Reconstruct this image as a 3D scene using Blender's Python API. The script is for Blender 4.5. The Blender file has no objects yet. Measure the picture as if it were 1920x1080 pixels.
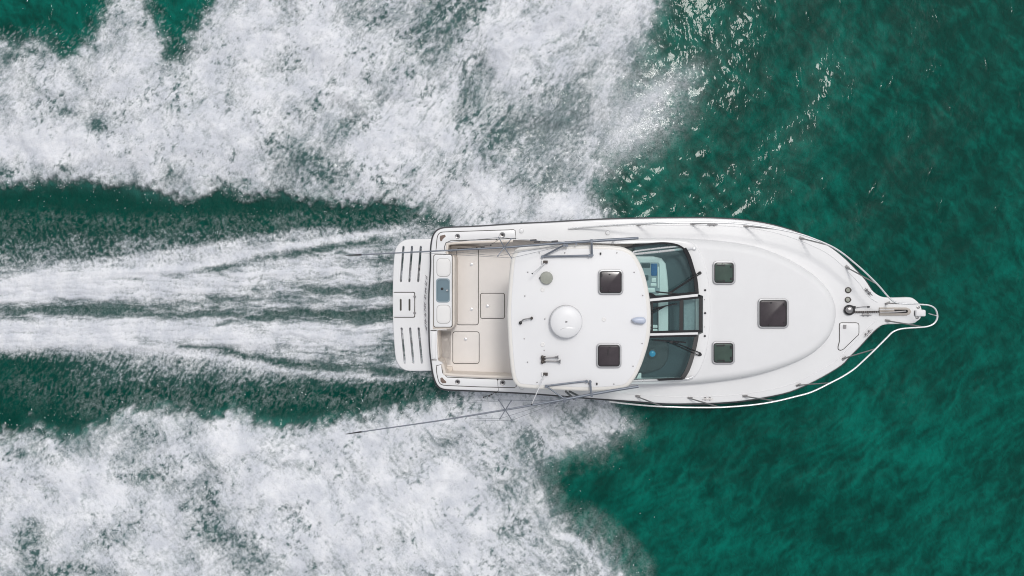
import bpy, math, random
import numpy as np
from mathutils import Vector, Matrix
from mathutils.geometry import tessellate_polygon, delaunay_2d_cdt

random.seed(7)
R = math.radians
sc = bpy.context.scene
col = sc.collection

# ------------------------------------------------------------------ camera
H = 15.5                       # metres above the sea
TH = 0.7437                    # tan of half the horizontal field of view
K = TH / 960.0                 # ray slope of one photograph pixel
cam_d = bpy.data.cameras.new('drone_camera')
cam = bpy.data.objects.new('drone_camera', cam_d)
col.objects.link(cam)
cam.location = (0, 0, H)
cam.rotation_euler = (0, 0, 0)
cam_d.sensor_width = 36.0
cam_d.lens = 18.0 / TH
cam_d.clip_start = 0.1
cam_d.clip_end = 20000
sc.camera = cam

# ------------------------------------------------------------------ light
SUN_DIR = Vector((2.2, 5.4, 15.5)).normalized()      # towards the sun
SUN_EL = math.asin(SUN_DIR.z)
SUN_ROT = math.atan2(SUN_DIR.x, SUN_DIR.y)
world = bpy.data.worlds.new('World')
sc.world = world
world.use_nodes = True
wn, wl = world.node_tree.nodes, world.node_tree.links
bg = wn['Background']
sky = wn.new('ShaderNodeTexSky')
sky.sky_type = 'NISHITA'
sky.sun_disc = False
sky.sun_elevation = SUN_EL
sky.sun_rotation = SUN_ROT
sky.air_density = 1.0
sky.dust_density = 3.0
hs = wn.new('ShaderNodeHueSaturation')
hs.inputs['Saturation'].default_value = 0.22          # thin overcast
wl.new(sky.outputs[0], hs.inputs['Color'])
wl.new(hs.outputs[0], bg.inputs['Color'])
bg.inputs['Strength'].default_value = 0.15

sun_d = bpy.data.lights.new('sun', 'SUN')
sun_d.energy = 1.25
sun_d.angle = R(10)
sun_d.color = (1.0, 0.97, 0.93)
sun = bpy.data.objects.new('sun', sun_d)
col.objects.link(sun)
sun.rotation_euler = SUN_DIR.to_track_quat('Z', 'Y').to_euler()

sc.view_settings.view_transform = 'Standard'
sc.view_settings.look = 'None'
sc.view_settings.exposure = -0.13
sc.view_settings.gamma = 1.0
sc.view_settings.use_curve_mapping = False
try:
    sc.cycles.filter_width = 1.05
    sc.cycles.max_bounces = 8
    sc.cycles.transparent_max_bounces = 12
    sc.cycles.caustics_reflective = False
    sc.cycles.caustics_refractive = False
except Exception:
    pass

# ------------------------------------------------------------------ materials
def lin(c):
    return tuple(((v / 255) / 12.92 if v / 255 <= 0.04045 else ((v / 255 + 0.055) / 1.055) ** 2.4) for v in c)

def mat(name, color, rough=0.5, metal=0.0, var=0.06, scale=6.0, bump=0.0, bscale=200.0, coat=0.0, spec=0.5):
    m = bpy.data.materials.new(name)
    m.use_nodes = True
    n, l = m.node_tree.nodes, m.node_tree.links
    b = n['Principled BSDF']
    tc = n.new('ShaderNodeTexCoord')
    nz = n.new('ShaderNodeTexNoise')
    nz.inputs['Scale'].default_value = scale
    nz.inputs['Detail'].default_value = 6
    nz.inputs['Roughness'].default_value = 0.65
    l.new(tc.outputs['Object'], nz.inputs['Vector'])
    mx = n.new('ShaderNodeMix')
    mx.data_type = 'RGBA'
    c = Vector(color)
    mx.inputs['A'].default_value = (*(c * (1 - var)), 1)
    mx.inputs['B'].default_value = (*(c * (1 + var)), 1)
    l.new(nz.outputs['Fac'], mx.inputs['Factor'])
    l.new(mx.outputs['Result'], b.inputs['Base Color'])
    mr = n.new('ShaderNodeMapRange')
    mr.inputs['To Min'].default_value = max(0.02, rough * 0.8)
    mr.inputs['To Max'].default_value = min(1.0, rough * 1.2)
    l.new(nz.outputs['Fac'], mr.inputs['Value'])
    l.new(mr.outputs['Result'], b.inputs['Roughness'])
    b.inputs['Metallic'].default_value = metal
    b.inputs['Coat Weight'].default_value = coat
    b.inputs['Specular IOR Level'].default_value = spec
    if bump:
        n2 = n.new('ShaderNodeTexNoise')
        n2.inputs['Scale'].default_value = bscale
        n2.inputs['Detail'].default_value = 3
        l.new(tc.outputs['Object'], n2.inputs['Vector'])
        bp = n.new('ShaderNodeBump')
        bp.inputs['Strength'].default_value = bump
        bp.inputs['Distance'].default_value = 0.01
        l.new(n2.outputs['Fac'], bp.inputs['Height'])
        l.new(bp.outputs['Normal'], b.inputs['Normal'])
    return m

M = {}
M['gelcoat'] = mat('white_gelcoat', (0.765, 0.765, 0.77), 0.25, var=0.05, scale=1.3, bump=0.02, bscale=30)
M['nonskid'] = mat('white_nonskid', (0.72, 0.72, 0.727), 0.55, var=0.055, scale=1.7, bump=0.15, bscale=160)
M['hardtop'] = mat('hardtop_gelcoat', (0.765, 0.765, 0.775), 0.42, var=0.03, scale=1.5, bump=0.03, bscale=60)
M['cream'] = mat('cream_edge_gelcoat', (0.75, 0.73, 0.695), 0.35, var=0.04, scale=3)
M['beige'] = mat('beige_vinyl', (0.68, 0.62, 0.56), 0.5, var=0.06, scale=4)
M['floor'] = mat('beige_nonskid_floor', (0.765, 0.725, 0.695), 0.6, var=0.07, scale=2.5, bump=0.2, bscale=120)
M['black'] = mat('black_rubber', (0.012, 0.012, 0.014), 0.45)
M['seam'] = mat('dark_seal', (0.06, 0.055, 0.05), 0.7)
M['greyrub'] = mat('grey_rub_rail', (0.05, 0.05, 0.055), 0.4, var=0.25, scale=2.0)
M['steel'] = mat('stainless_steel', (0.36, 0.35, 0.35), 0.3, metal=0.9, var=0.1)
M['satin'] = mat('polished_rail', (0.78, 0.78, 0.79), 0.28, metal=0.5, var=0.05)
M['alu'] = mat('anodised_aluminium', (0.17, 0.19, 0.225), 0.4, metal=0.3, var=0.1)
M['brown'] = mat('brown_mesh', (0.17, 0.125, 0.105), 0.8, var=0.5, scale=120)
M['sink'] = mat('blue_grey_basin', (0.155, 0.225, 0.265), 0.3, var=0.06)
M['pad'] = mat('white_cushion', (0.76, 0.75, 0.74), 0.6, var=0.03)
M['lensg'] = mat('green_acrylic', (0.045, 0.075, 0.06), 0.12, var=0.35, scale=5)
M['lensb'] = mat('brown_acrylic', (0.046, 0.037, 0.042), 0.15, var=0.4, scale=7)
M['frame'] = mat('hatch_frame', (0.45, 0.45, 0.46), 0.35, metal=0.5)
M['olive'] = mat('weathered_grey_lens', (0.30, 0.31, 0.27), 0.5, var=0.25, scale=20)
M['blueg'] = mat('pale_blue_plastic', (0.48, 0.53, 0.64), 0.35)
M['dash'] = mat('dark_dash_vinyl', (0.042, 0.068, 0.078), 0.6, var=0.2, scale=8, bump=0.1)
M['seat'] = mat('dark_lounge_vinyl', (0.045, 0.055, 0.058), 0.55, var=0.2, scale=8, bump=0.1)
M['console'] = mat('white_console', (0.78, 0.80, 0.78), 0.4)
M['screen'] = mat('blue_screen', (0.02, 0.12, 0.30), 0.2, var=0.5, scale=30)
M['panel'] = mat('grey_panel', (0.30, 0.34, 0.36), 0.45, var=0.3, scale=20)
M['cyan'] = mat('cyan_compass', (0.03, 0.32, 0.55), 0.2)
M['letter'] = mat('lettering_vinyl', (0.16, 0.15, 0.16), 0.4)
M['chain'] = mat('galvanised_chain', (0.07, 0.06, 0.055), 0.5, metal=0.4, var=0.5, scale=60)
M['teak'] = mat('roller_tray', (0.42, 0.38, 0.34), 0.5, var=0.2, scale=12)
M['bottom'] = mat('hull_antifoul', (0.05, 0.07, 0.09), 0.6)

def glass_mat():
    m = bpy.data.materials.new('tinted_windscreen_glass')
    m.use_nodes = True
    n, l = m.node_tree.nodes, m.node_tree.links
    for x in list(n):
        if x.type == 'BSDF_PRINCIPLED':
            n.remove(x)
    out = [x for x in n if x.type == 'OUTPUT_MATERIAL'][0]
    tr = n.new('ShaderNodeBsdfTransparent')
    tr.inputs['Color'].default_value = (0.86, 0.945, 0.94, 1)
    gl = n.new('ShaderNodeBsdfGlossy')
    gl.inputs['Roughness'].default_value = 0.03
    gl.inputs['Color'].default_value = (0.8, 0.95, 0.95, 1)
    lw = n.new('ShaderNodeLayerWeight')
    lw.inputs['Blend'].default_value = 0.5
    pw_ = n.new('ShaderNodeMath'); pw_.operation = 'POWER'; pw_.inputs[1].default_value = 5
    fr = n.new('ShaderNodeMath'); fr.operation = 'MULTIPLY_ADD'; fr.inputs[1].default_value = 0.9; fr.inputs[2].default_value = 0.04
    l.new(lw.outputs['Facing'], pw_.inputs[0])
    l.new(pw_.outputs[0], fr.inputs[0])
    mx = n.new('ShaderNodeMixShader')
    l.new(fr.outputs[0], mx.inputs[0])
    l.new(tr.outputs[0], mx.inputs[1])
    l.new(gl.outputs[0], mx.inputs[2])
    l.new(mx.outputs[0], out.inputs['Surface'])
    return m
M['glass'] = glass_mat()

# ------------------------------------------------------------------ noise helpers (numpy)
_rng = np.random.RandomState(11)
_perm = np.concatenate([_rng.permutation(256)] * 3).astype(np.int32)
_ang = _rng.rand(256) * 2 * np.pi
_gx, _gy = np.cos(_ang).astype(np.float32), np.sin(_ang).astype(np.float32)

def perlin(x, y, seed=0):
    x = x.astype(np.float32) + np.float32(seed * 17.31)
    y = y.astype(np.float32) + np.float32(seed * 5.77)
    xf0, yf0 = np.floor(x), np.floor(y)
    xi, yi = xf0.astype(np.int32) & 255, yf0.astype(np.int32) & 255
    xf, yf = x - xf0, y - yf0
    u = xf * xf * xf * (xf * (xf * 6 - 15) + 10)
    v = yf * yf * yf * (yf * (yf * 6 - 15) + 10)
    def g(ix, iy, dx, dy):
        h = _perm[_perm[ix & 255] + (iy & 255)]
        return _gx[h] * dx + _gy[h] * dy
    a = g(xi, yi, xf, yf)
    b = g(xi + 1, yi, xf - 1, yf)
    c = g(xi, yi + 1, xf, yf - 1)
    d = g(xi + 1, yi + 1, xf - 1, yf - 1)
    ab = a + u * (b - a)
    cd = c + u * (d - c)
    return (ab + v * (cd - ab)) * 1.5

def fbm(x, y, o, seed=0, gain=0.5):
    s, a, f, t = 0, 1.0, 1.0, 0.0
    for i in range(o):
        s = s + a * perlin(x * f, y * f, seed + i * 3)
        t += a * a
        a *= gain
        f *= 2.03
    return s / math.sqrt(t)

def ridged(x, y, o, seed=0, gain=0.55):
    s, a, f, t = 0, 1.0, 1.0, 0.0
    for i in range(o):
        s = s + a * (1 - 2.2 * np.abs(perlin(x * f, y * f, seed + i * 3)))
        t += a
        a *= gain
        f *= 2.07
    return s / t

def sstep(a, b, x):
    t = np.clip((x - a) / (b - a), 0, 1)
    return t * t * (3 - 2 * t)

def poly_sdf(poly, x, y):
    """signed distance, positive inside"""
    P = np.array(poly, np.float32)
    d2 = np.full(x.shape, 1e12, np.float32)
    ins = np.zeros(x.shape, bool)
    for i in range(len(P)):
        ax, ay = P[i]
        bx, by = P[(i + 1) % len(P)]
        ex, ey = bx - ax, by - ay
        t = np.clip(((x - ax) * ex + (y - ay) * ey) / max(ex * ex + ey * ey, 1e-9), 0, 1)
        d2 = np.minimum(d2, (x - ax - t * ex) ** 2 + (y - ay - t * ey) ** 2)
        c = ((ay > y) != (by > y))
        if ey != 0:
            ins ^= c & (x < (y - ay) * ex / ey + ax)
    return np.where(ins, 1, -1) * np.sqrt(d2)

#@FIELD
# ------------------------------------------------------------------ foam field, drawn in a sea chart of 1 unit = K*H metres
PORT = [(1270, -500), (1242, -120), (1238, 0), (1218, 60), (1192, 112), (1158, 160), (1140, 225), (1122, 290), (1136, 322),
        (1104, 348), (1128, 402), (1150, 470), (850, 470), (835, 418), (800, 402), (745, 386), (650, 381), (560, 371), (470, 366), (400, 355),
        (335, 373), (275, 366), (220, 350), (130, 344), (60, 346), (0, 350), (-300, 352), (-900, 340), (-900, -80), (-300, 60), (0, 78), (55, 72),
        (98, 74), (112, 100), (140, 104), (172, 62), (198, 20), (215, -10), (230, -300), (262, -300), (278, -10), (288, 30), (312, 78),
        (316, 104), (338, 106), (352, 66), (385, 26), (400, 0), (420, -300), (460, -500)]
STAR = [(1150, 700), (1150, 765), (1178, 802), (1142, 832), (1085, 842), (1035, 858), (1022, 885), (1032, 930), (1062, 988), (1115, 1030),
        (1165, 1085), (1250, 1250), (1300, 1500), (-900, 1500), (-900, 780), (-300, 790), (0, 806), (22, 820), (58, 792), (108, 812), (150, 808),
        (192, 788), (222, 776), (280, 764), (300, 756), (380, 776), (420, 775), (440, 764), (480, 786), (540, 793), (600, 786), (690, 771),
        (760, 756), (830, 742), (850, 700)]
VEILP = [(1240, -300), (1236, 30), (1225, 100), (1250, 130), (1300, 128), (1312, 160), (1290, 215), (1250, 270), (1190, 300), (1150, 330), (1090, 300), (1090, -300)]
VEILS = [(1020, 900), (1075, 935), (1130, 958), (1185, 1005), (1222, 1050), (1228, 1100), (1240, 1300), (1000, 1300), (1000, 960)]

WX = np.array([-400, 0, 200, 400, 600, 740, 900], float)
WT = {
 -400: [(330, 0), (400, .05), (440, .3), (500, .55), (530, .85), (565, .8), (580, .6), (600, .75), (630, .9), (660, .4), (700, .12), (800, .05)],
 0: [(340, 0), (385, .03), (400, .14), (440, .34), (470, .44), (500, .54), (515, .78), (535, .96), (558, .93), (568, .7), (578, .45), (590, .5), (602, .86), (620, 1), (638, 1), (652, .8), (666, .4), (685, .18), (720, .12), (760, .05), (800, 0)],
 200: [(340, 0), (392, .03), (412, .18), (440, .4), (470, .52), (490, .64), (508, .86), (530, .97), (552, .93), (566, .66), (580, .38), (592, .5), (606, .85), (625, .97), (642, .95), (654, .76), (672, .52), (690, .5), (720, .40), (750, .2), (790, .06)],
 400: [(350, 0), (398, .04), (425, .3), (452, .52), (472, .8), (490, .8), (505, .76), (522, .92), (545, .86), (560, .55), (578, .6), (592, .5), (606, .78), (622, .96), (642, .95), (656, .8), (670, .68), (690, .58), (710, .48), (732, .3), (765, .12), (800, 0)],
 600: [(370, 0), (398, .08), (418, .34), (440, .62), (460, .76), (475, .70), (490, .86), (510, .9), (530, .84), (546, .46), (560, .7), (571, .76), (588, .34), (601, .52), (615, .9), (640, .95), (655, .76), (670, .74), (690, .68), (712, .5), (740, .28), (772, .06), (800, 0)],
 740: [(385, .04), (410, .3), (430, .6), (450, .76), (472, .8), (490, .5), (505, .8), (525, .84), (541, .42), (555, .56), (568, .8), (586, .34), (600, .42), (615, .84), (635, .9), (656, .5), (670, .7), (686, .74), (702, .55), (726, .34), (748, .1), (780, 0)],
}
WT[900] = WT[740]

def foam_field(p, q):
    """p, q: chart coordinates. Returns foam density 0..1, relief height in metres, aeration 0..1, region id."""
    p = p.astype(np.float32); q = q.astype(np.float32)
    # coarse signed distances, then bilinear
    gx = np.arange(-900, 2401, 8, dtype=np.float32)
    gy = np.arange(-500, 1581, 8, dtype=np.float32)
    GX, GY = np.meshgrid(gx, gy)
    def samp(A):
        fx = np.clip((p - gx[0]) / 8, 0, len(gx) - 1.001); fy = np.clip((q - gy[0]) / 8, 0, len(gy) - 1.001)
        ix, iy = fx.astype(np.int32), fy.astype(np.int32)
        fx -= ix; fy -= iy
        return (A[iy, ix] * (1 - fx) + A[iy, ix + 1] * fx) * (1 - fy) + (A[iy + 1, ix] * (1 - fx) + A[iy + 1, ix + 1] * fx) * fy
    sP = samp(poly_sdf(PORT, GX, GY)); sS = samp(poly_sdf(STAR, GX, GY))
    vP = samp(poly_sdf(VEILP, GX, GY)); vS = samp(poly_sdf(VEILS, GX, GY))
    gq = np.arange(300, 841, 4, dtype=np.float32)
    tab = np.stack([np.interp(gq, *np.array(WT[int(x)]).T) for x in WX], 1).astype(np.float32)
    fxi = np.interp(p, WX, np.arange(len(WX)))
    wob = 7 * perlin(p / 120, q / 400, 51) + 3 * perlin(p / 40, q / 90, 52)
    fy = np.clip((q + wob - 300) / 4, 0, len(gq) - 1.001)
    ix = np.clip(fxi.astype(np.int32), 0, len(WX) - 2); iy = fy.astype(np.int32)
    tx, ty = (fxi - ix).astype(np.float32), (fy - iy).astype(np.float32)
    W = (tab[iy, ix] * (1 - tx) + tab[iy, ix + 1] * tx) * (1 - ty) + (tab[iy + 1, ix] * (1 - tx) + tab[iy + 1, ix + 1] * tx) * ty
    W = W * sstep(905, 790, p) * ((q > 310) & (q < 830))

    # warped clump noise
    w1 = fbm(p / 130, q / 130, 3, 1); w2 = fbm(p / 130, q / 130, 3, 2)
    pw, qw = p + 26 * w1, q + 26 * w2
    w3 = fbm(p / 30, q / 30, 2, 3); w4 = fbm(p / 30, q / 30, 2, 4)
    pz, qz = pw + 7 * w3, qw + 7 * w4
    big = fbm(pw / 150, qw / 150, 3, 5)
    clump = fbm(pz / 46, qz / 46, 6, 6, 0.62)
    lace = ridged(pz / 17, qz / 17, 3, 7)
    fine = fbm(p / 6.5, q / 6.5, 2, 8, 0.7)
    # spray streaks: outward and aft from the hull sides
    a = R(52)
    u = pw * math.cos(a) - qw * math.sin(a); v = pw * math.sin(a) + qw * math.cos(a)
    strP = fbm(u / 120, v / 30, 5, 9, 0.62)
    u = pw * math.cos(a) + qw * math.sin(a); v = -pw * math.sin(a) + qw * math.cos(a)
    strS = fbm(u / 120, v / 34, 5, 10, 0.6)
    strS2 = fbm((u + 5 * w3) / 34, (v + 4 * w4) / 8, 3, 23, 0.6)
    a = R(52); u = pw * math.cos(a) - qw * math.sin(a); v = pw * math.sin(a) + qw * math.cos(a)
    strP2 = fbm((u + 5 * w3) / 34, (v + 4 * w4) / 8, 3, 22, 0.6)
    fanP = fbm(u / 240, v / 44, 2, 25, .5)
    a = R(52); fanS = fbm((pw * math.cos(a) + qw * math.sin(a)) / 240, (-pw * math.sin(a) + qw * math.cos(a)) / 44, 2, 26, .5)
    # propeller wash streaks along the course
    strW = fbm((p + 8 * w3) / 110, (q + 6 * w1 + 3 * w4) / 13, 4, 12, 0.6)
    # lacy speckle either side of the wash
    a = R(62)
    u = p * math.cos(a) + q * math.sin(a) + 4 * w3; v = -p * math.sin(a) + q * math.cos(a) + 4 * w4
    spA = ridged(u / 17, v / 7.5, 3, 13)
    u = p * math.cos(a) - q * math.sin(a) + 4 * w3; v = p * math.sin(a) + q * math.cos(a) + 4 * w4
    spB = ridged(u / 20, v / 8, 3, 14)

    # --- port and starboard wings of foam
    edge = 15 * fbm(p / 60, q / 60, 3, 15) + 13 * fbm(p / 15, q / 15, 4, 16, .6)
    wx = 0.25 + 0.75 * sstep(420, 820, p)                     # towards the bow the texture becomes streaky
    fl0 = fbm((p + 5 * w3) / 10, (q + 5 * w4) / 12, 4, 20, 0.75)
    clus = fbm(pw / 80, qw / 80, 4, 21, .6)
    flS = np.where(q < 500, strP, strS)
    fl = fl0 + 0.8 * wx * flS
    fleck = sstep(.15, 1.25, fl + 0.75 * clus - 0.05)
    def wing(sd, st, blobs):
        st2 = np.where(q < 560, strP2, strS2)
        base = sstep(-9, 18, sd + edge + 10 * wx * (st - st2))
        core = sstep(0, 120, sd)
        tex = (1 - 0.6 * wx) * clump + 0.75 * wx * st
        val = 0.64 + 0.06 * core + 0.20 * big + (0.25 - 0.12 * wx) * clump + wx * (0.20 * st + 0.22 * st2 + 0.22 * np.where(q < 560, fanP, fanS)) + 0.10 * (lace - 0.25) + 0.15 * fine - 0.50 * fleck
        for (bx, by, rx, ry, ang, am) in blobs:
            c, s = math.cos(R(ang)), math.sin(R(ang))
            du = ((p - bx) * c + (q - by) * s) / rx
            dv = (-(p - bx) * s + (q - by) * c) / ry
            val = val + am * np.exp(-(du * du + dv * dv)) * (1.0 + (0.75 * fl + 0.5 * clump if am < 0 else 0.4 * tex))
        return base * sstep(0.08, 0.98, val * (0.55 + 0.45 * base)), base
    PB = [(850, 30, 90, 40, -35, -.45), (1050, 205, 50, 90, 35, -.42), (940, 260, 60, 70, 0, -.30), (1040, 340, 60, 28, -20, -.42),
          (650, 245, 45, 22, -35, -.40), (190, 240, 26, 14, 30, -.62), (130, 213, 24, 12, 0, -.50), (560, 285, 70, 22, 25, -.30), (640, 330, 110, 36, 5, -.36),
          (760, 150, 40, 90, 50, -.22), (350, 215, 60, 40, 90, -.14), (20, 105, 30, 16, 0, -.32), (125, 318, 16, 10, 0, -.4), (10, 320, 14, 14, 0, -.4), (325, 325, 14, 22, 20, -.4), (270, 45, 26, 16, 0, -.2), (690, 50, 50, 80, 20, -.18), (1180, 90, 40, 70, 20, -.16),
          (720, 250, 160, 60, -55, .25), (420, 130, 110, 60, -40, .15), (60, 270, 140, 36, 5, .32), (400, 310, 90, 24, 5, .20), (900, 370, 150, 26, 10, .38), (1060, 380, 60, 24, 20, .32), (1030, 60, 120, 50, -35, .2), (600, 90, 90, 70, 0, .12)]
    SB = [(1000, 880, 70, 40, -10, -.34), (960, 960, 60, 80, 10, -.10), (280, 890, 36, 18, -20, -.44), (62, 1005, 26, 40, 10, -.46), (380, 930, 60, 22, 30, -.26), (350, 948, 14, 9, 0, -.4),
          (260, 980, 22, 22, 0, -.34), (210, 1000, 12, 16, 30, -.36), (400, 990, 30, 26, 0, -.30), (480, 1040, 50, 40, 30, -.40), (440, 1000, 40, 18, 0, -.3), (760, 1000, 40, 22, 30, -.28), (860, 800, 50, 20, -20, -.10), (1090, 775, 22, 16, -30, -.38), (1020, 815, 70, 20, -25, -.30),
          (90, 1075, 40, 16, 0, -.36), (210, 1065, 40, 16, 0, -.3), (40, 850, 30, 16, 0, -.5), (270, 815, 30, 20, 0, -.25), (1080, 1065, 30, 30, 0, -.3), (760, 1060, 60, 20, 0, -.18),
          (830, 920, 130, 90, 20, .30), (150, 900, 110, 50, 0, .26), (600, 900, 120, 90, 20, .20), (560, 1020, 60, 50, 0, .14), (900, 770, 120, 26, -12, .30), (700, 830, 80, 26, -10, .12)]
    fP, bP = wing(sP, strP, PB)
    fS, bS = wing(sS, strS, SB)

    # --- mist veils ahead of the wings: fine airborne spray, soft and grainy
    e2 = 14 * fbm(p / 45, q / 45, 3, 18)
    g1 = 0.5 + 0.35 * strP + 0.25 * fine
    g2 = 0.5 + 0.35 * strS + 0.25 * fine
    vpd = sstep(-30, 75, vP + e2) * (0.30 + 0.40 * sstep(1290, 1150, p)) * np.clip(0.55 + 0.9 * g1, 0.1, 1.3)
    lowp = np.exp(-(((p - 1190) / 60) ** 2 + ((q - 130) / 70) ** 2)); vpd = vpd * (1 - 0.55 * lowp)
    ray = np.exp(-((((p - 1240) * .82 + (q - 175) * -.57) / 75) ** 2 + (((p - 1240) * .57 + (q - 175) * .82) / 22) ** 2)); vpd = vpd + 0.32 * ray * (0.6 + g1)
    ray2 = np.exp(-((((p - 1220) * .82 + (q - 240) * -.57) / 75) ** 2 + (((p - 1220) * .57 + (q - 240) * .82) / 40) ** 2)); vpd = vpd + 0.12 * ray2 * (0.6 + g1)
    vsd = sstep(-14, 70, vS + e2 * 0.7) * 0.24 * np.clip(0.05 + 1.2 * g2 + 0.6 * strS2 + 0.3 * strS, 0.0, 1.6)
    rim = np.exp(-((vS - 9) / 10) ** 2) * sstep(1000, 1200, p) * 0.16 * np.clip(0.4 + g2, 0, 1.4)
    halo = sstep(-46, 20, np.maximum(sP, sS) + edge) * sstep(900, 1060, p) * 0.22 * np.clip(0.25 + 1.3 * g1, 0, 1.2)
    veil = np.clip(np.maximum(np.maximum(vpd, vsd + rim * 0.3), halo), 0, .9)

    # --- wash
    def ridge_line(pts):
        xs_, ys_ = zip(*pts)
        c = np.interp(p, xs_, ys_).astype(np.float32) + 4 * w1 + 2.5 * w4
        on = sstep(xs_[0] - 60, xs_[0] + 60, p) * sstep(xs_[-1] + 30, xs_[-1] - 30, p)
        return (q - c), on
    r1, o1 = ridge_line([(250, 512), (380, 497), (500, 470), (620, 450), (760, 430)])
    r2, o2 = ridge_line([(280, 655), (400, 668), (520, 692), (640, 706), (760, 712)])
    r3, o3 = ridge_line([(100, 500), (300, 480), (480, 448), (640, 425)])
    W = W + o1 * (0.22 * np.exp(-(r1 / 7) ** 2) - 0.26 * np.exp(-((r1 - 15) / 9) ** 2)) + o2 * (0.20 * np.exp(-(r2 / 7) ** 2) - 0.26 * np.exp(-((r2 + 15) / 9) ** 2)) + o3 * (0.12 * np.exp(-(r3 / 8) ** 2) - 0.08 * np.exp(-((r3 + 14) / 9) ** 2))
    W = np.clip(W, 0, 1.05)
    soft = sstep(492, 512, q) * sstep(664, 644, q)
    soft = np.maximum(soft, sstep(430, 640, p) * sstep(440, 470, q) * sstep(712, 690, q) * 0.9)
    up = (q < 580)
    sp = np.where(up, spA, spB)
    strW2 = fbm((p + 10 * w3) / 60, (q + 6 * w1 + 4 * w4) / 5.5, 3, 24, 0.6)
    near = sstep(330, 620, p)
    v1 = (W - .6) * (1.6 - .3 * near) + .60 - .08 * near + (0.28 * strW + (0.22 + .06 * near) * strW2) * (0.4 + 0.6 * sstep(0, .5, W)) + 0.16 * clump + 0.10 * fine - 0.13 - 0.25 * fleck
    v2 = (W - 0.5) * 1.5 + 0.36 * (sp - 0.05) + 0.20 * fine + 0.16 * clump + 0.12 * strW2 + 0.25
    fW = soft * sstep(0.05, 1.0, v1) + (1 - soft) * sstep(0.12, 1.05, v2) * sstep(0.0, 0.15, W) * (0.74 + 0.24 * W)
    fW = np.maximum(fW, soft * np.clip(W, 0, 1) * (0.20 + 0.16 * fine))
    # scattered glitter of bubbles in the dark troughs
    tr = sstep(-160, -4, np.maximum(sP, sS)) * sstep(1000, 700, p) * sstep(-.1, 1.3, np.where(up, spA, spB) + 0.5 * fine + 0.4 * clump) * 0.20 * sstep(0, .22, W)
    gap = sstep(-34, 0, sP + 10 * w3) * sstep(700, 300, p) * (q < 130) * sstep(.45, 1.0, spB + .6 * fine) * 0.25
    fW = np.maximum(fW, tr + gap)

    d = np.maximum(np.maximum(fP, fS), fW)
    d = 1 - (1 - d) * (1 - veil)
    d = np.clip(d, 0, 1)
    # hull footprint
    reg = np.where(np.maximum(sP, vP - 12) > 0, 1, np.where(np.maximum(sS, vS - 6) > 0, 2, np.where((W > 0.22), 3, 0)))
    relief = 0.26 * sstep(-30, 90, sP) * (0.75 + 0.5 * big) + 0.26 * sstep(-30, 90, sS) * (0.75 + 0.5 * big)
    relief += 0.10 * W * soft
    rough = np.maximum(bP, bS)
    soft_c = fbm(pz / 52, qz / 52, 3, 6, 0.45)
    relief += rough * (0.045 * soft_c + 0.010 * clump + 0.006 * lace + 0.005 * fine) + (1 - rough) * W * (0.03 * strW * soft + 0.022 * sp * (1 - soft) + 0.008 * fine)
    trough = sstep(-90, -5, np.maximum(sP, sS)) * sstep(900, 700, p) * (1 - rough) * (q > 300) * (q < 840)
    relief -= 0.12 * trough * (1 - sstep(.1, .5, W))
    aer = np.clip(np.maximum(sstep(-25, 40, sP), sstep(-25, 40, sS)) + sstep(.25, .8, W) + veil * .7, 0, 1)
    flow = np.clip(bP + bS + veil, 0, 1) * (1 - soft)
    def chop(ang, sd):
        a = R(ang)
        pu, qu = p + 3 * w3 + 13 * w1, q + 3 * w4 + 13 * w2
        u = pu * math.cos(a) + qu * math.sin(a); v = -pu * math.sin(a) + qu * math.cos(a)
        A = fbm(u / 62, v / 33, 2, sd, 0.5)
        B = 1 - 2.4 * np.abs(perlin(u / 58, v / 21, sd + 1))
        B2 = 1 - 2.4 * np.abs(perlin(u / 25, v / 11, sd + 3))
        return 0.62 * A + 0.46 * B * (0.6 + 0.5 * big) + 0.20 * B2 + 0.20 * fbm(u / 12, v / 8.5, 2, sd + 2)
    mixd = sstep(430, 760, q + 60 * w1)
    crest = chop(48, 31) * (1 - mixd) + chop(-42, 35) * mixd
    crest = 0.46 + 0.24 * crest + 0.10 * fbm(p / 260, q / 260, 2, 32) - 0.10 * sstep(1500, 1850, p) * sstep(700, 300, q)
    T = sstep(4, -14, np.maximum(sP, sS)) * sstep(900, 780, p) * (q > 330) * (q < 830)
    crest = crest + T * 0.75 * (0.30 - crest)  # shade of the wake troughs painted into the water colour by pulling crest down
    return d, relief, aer, reg, flow, np.clip(crest, 0, 1), np.maximum(sP, sS) + edge, veil
#@ENDFIELD

# ------------------------------------------------------------------ sea, foam and spray meshes
def graded(lo, hi, step, far):
    core = np.arange(lo, hi + step * 0.5, step)
    out, s, x = [], step, core[-1]
    while x < far:
        s *= 1.22
        x += s
        out.append(x)
    outl, s, x = [], step, core[0]
    while x > -far:
        s *= 1.22
        x -= s
        outl.append(x)
    return np.array(outl[::-1] + list(core) + out)

def cat_prop(o, kind=None, label=None, cat=None, group=None):
    if kind: o['kind'] = kind
    if label: o['label'] = label
    if cat: o['category'] = cat
    if group: o['group'] = group
    return o

# boat placement is needed to keep the sea out of the hull
ROOT_LOC = Vector((2.0, -0.52, 0.0))
ROOT_ROT = (R(3.5), R(-2.5), 0.0)
from mathutils import Euler
MB_ = Matrix.Translation(ROOT_LOC) @ Euler(ROOT_ROT, 'XYZ').to_matrix().to_4x4()
MBI = MB_.inverted()
CAM_L = MBI @ Vector((0, 0, H))
def U(px, py, h):
    """point of the boat's own frame seen at a photograph pixel, at height h above the boat's waterline plane"""
    d = MBI.to_3x3() @ Vector(((px - 960) * K, (540 - py) * K, -1))
    t = (h - CAM_L.z) / d.z
    return CAM_L + d * t

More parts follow.
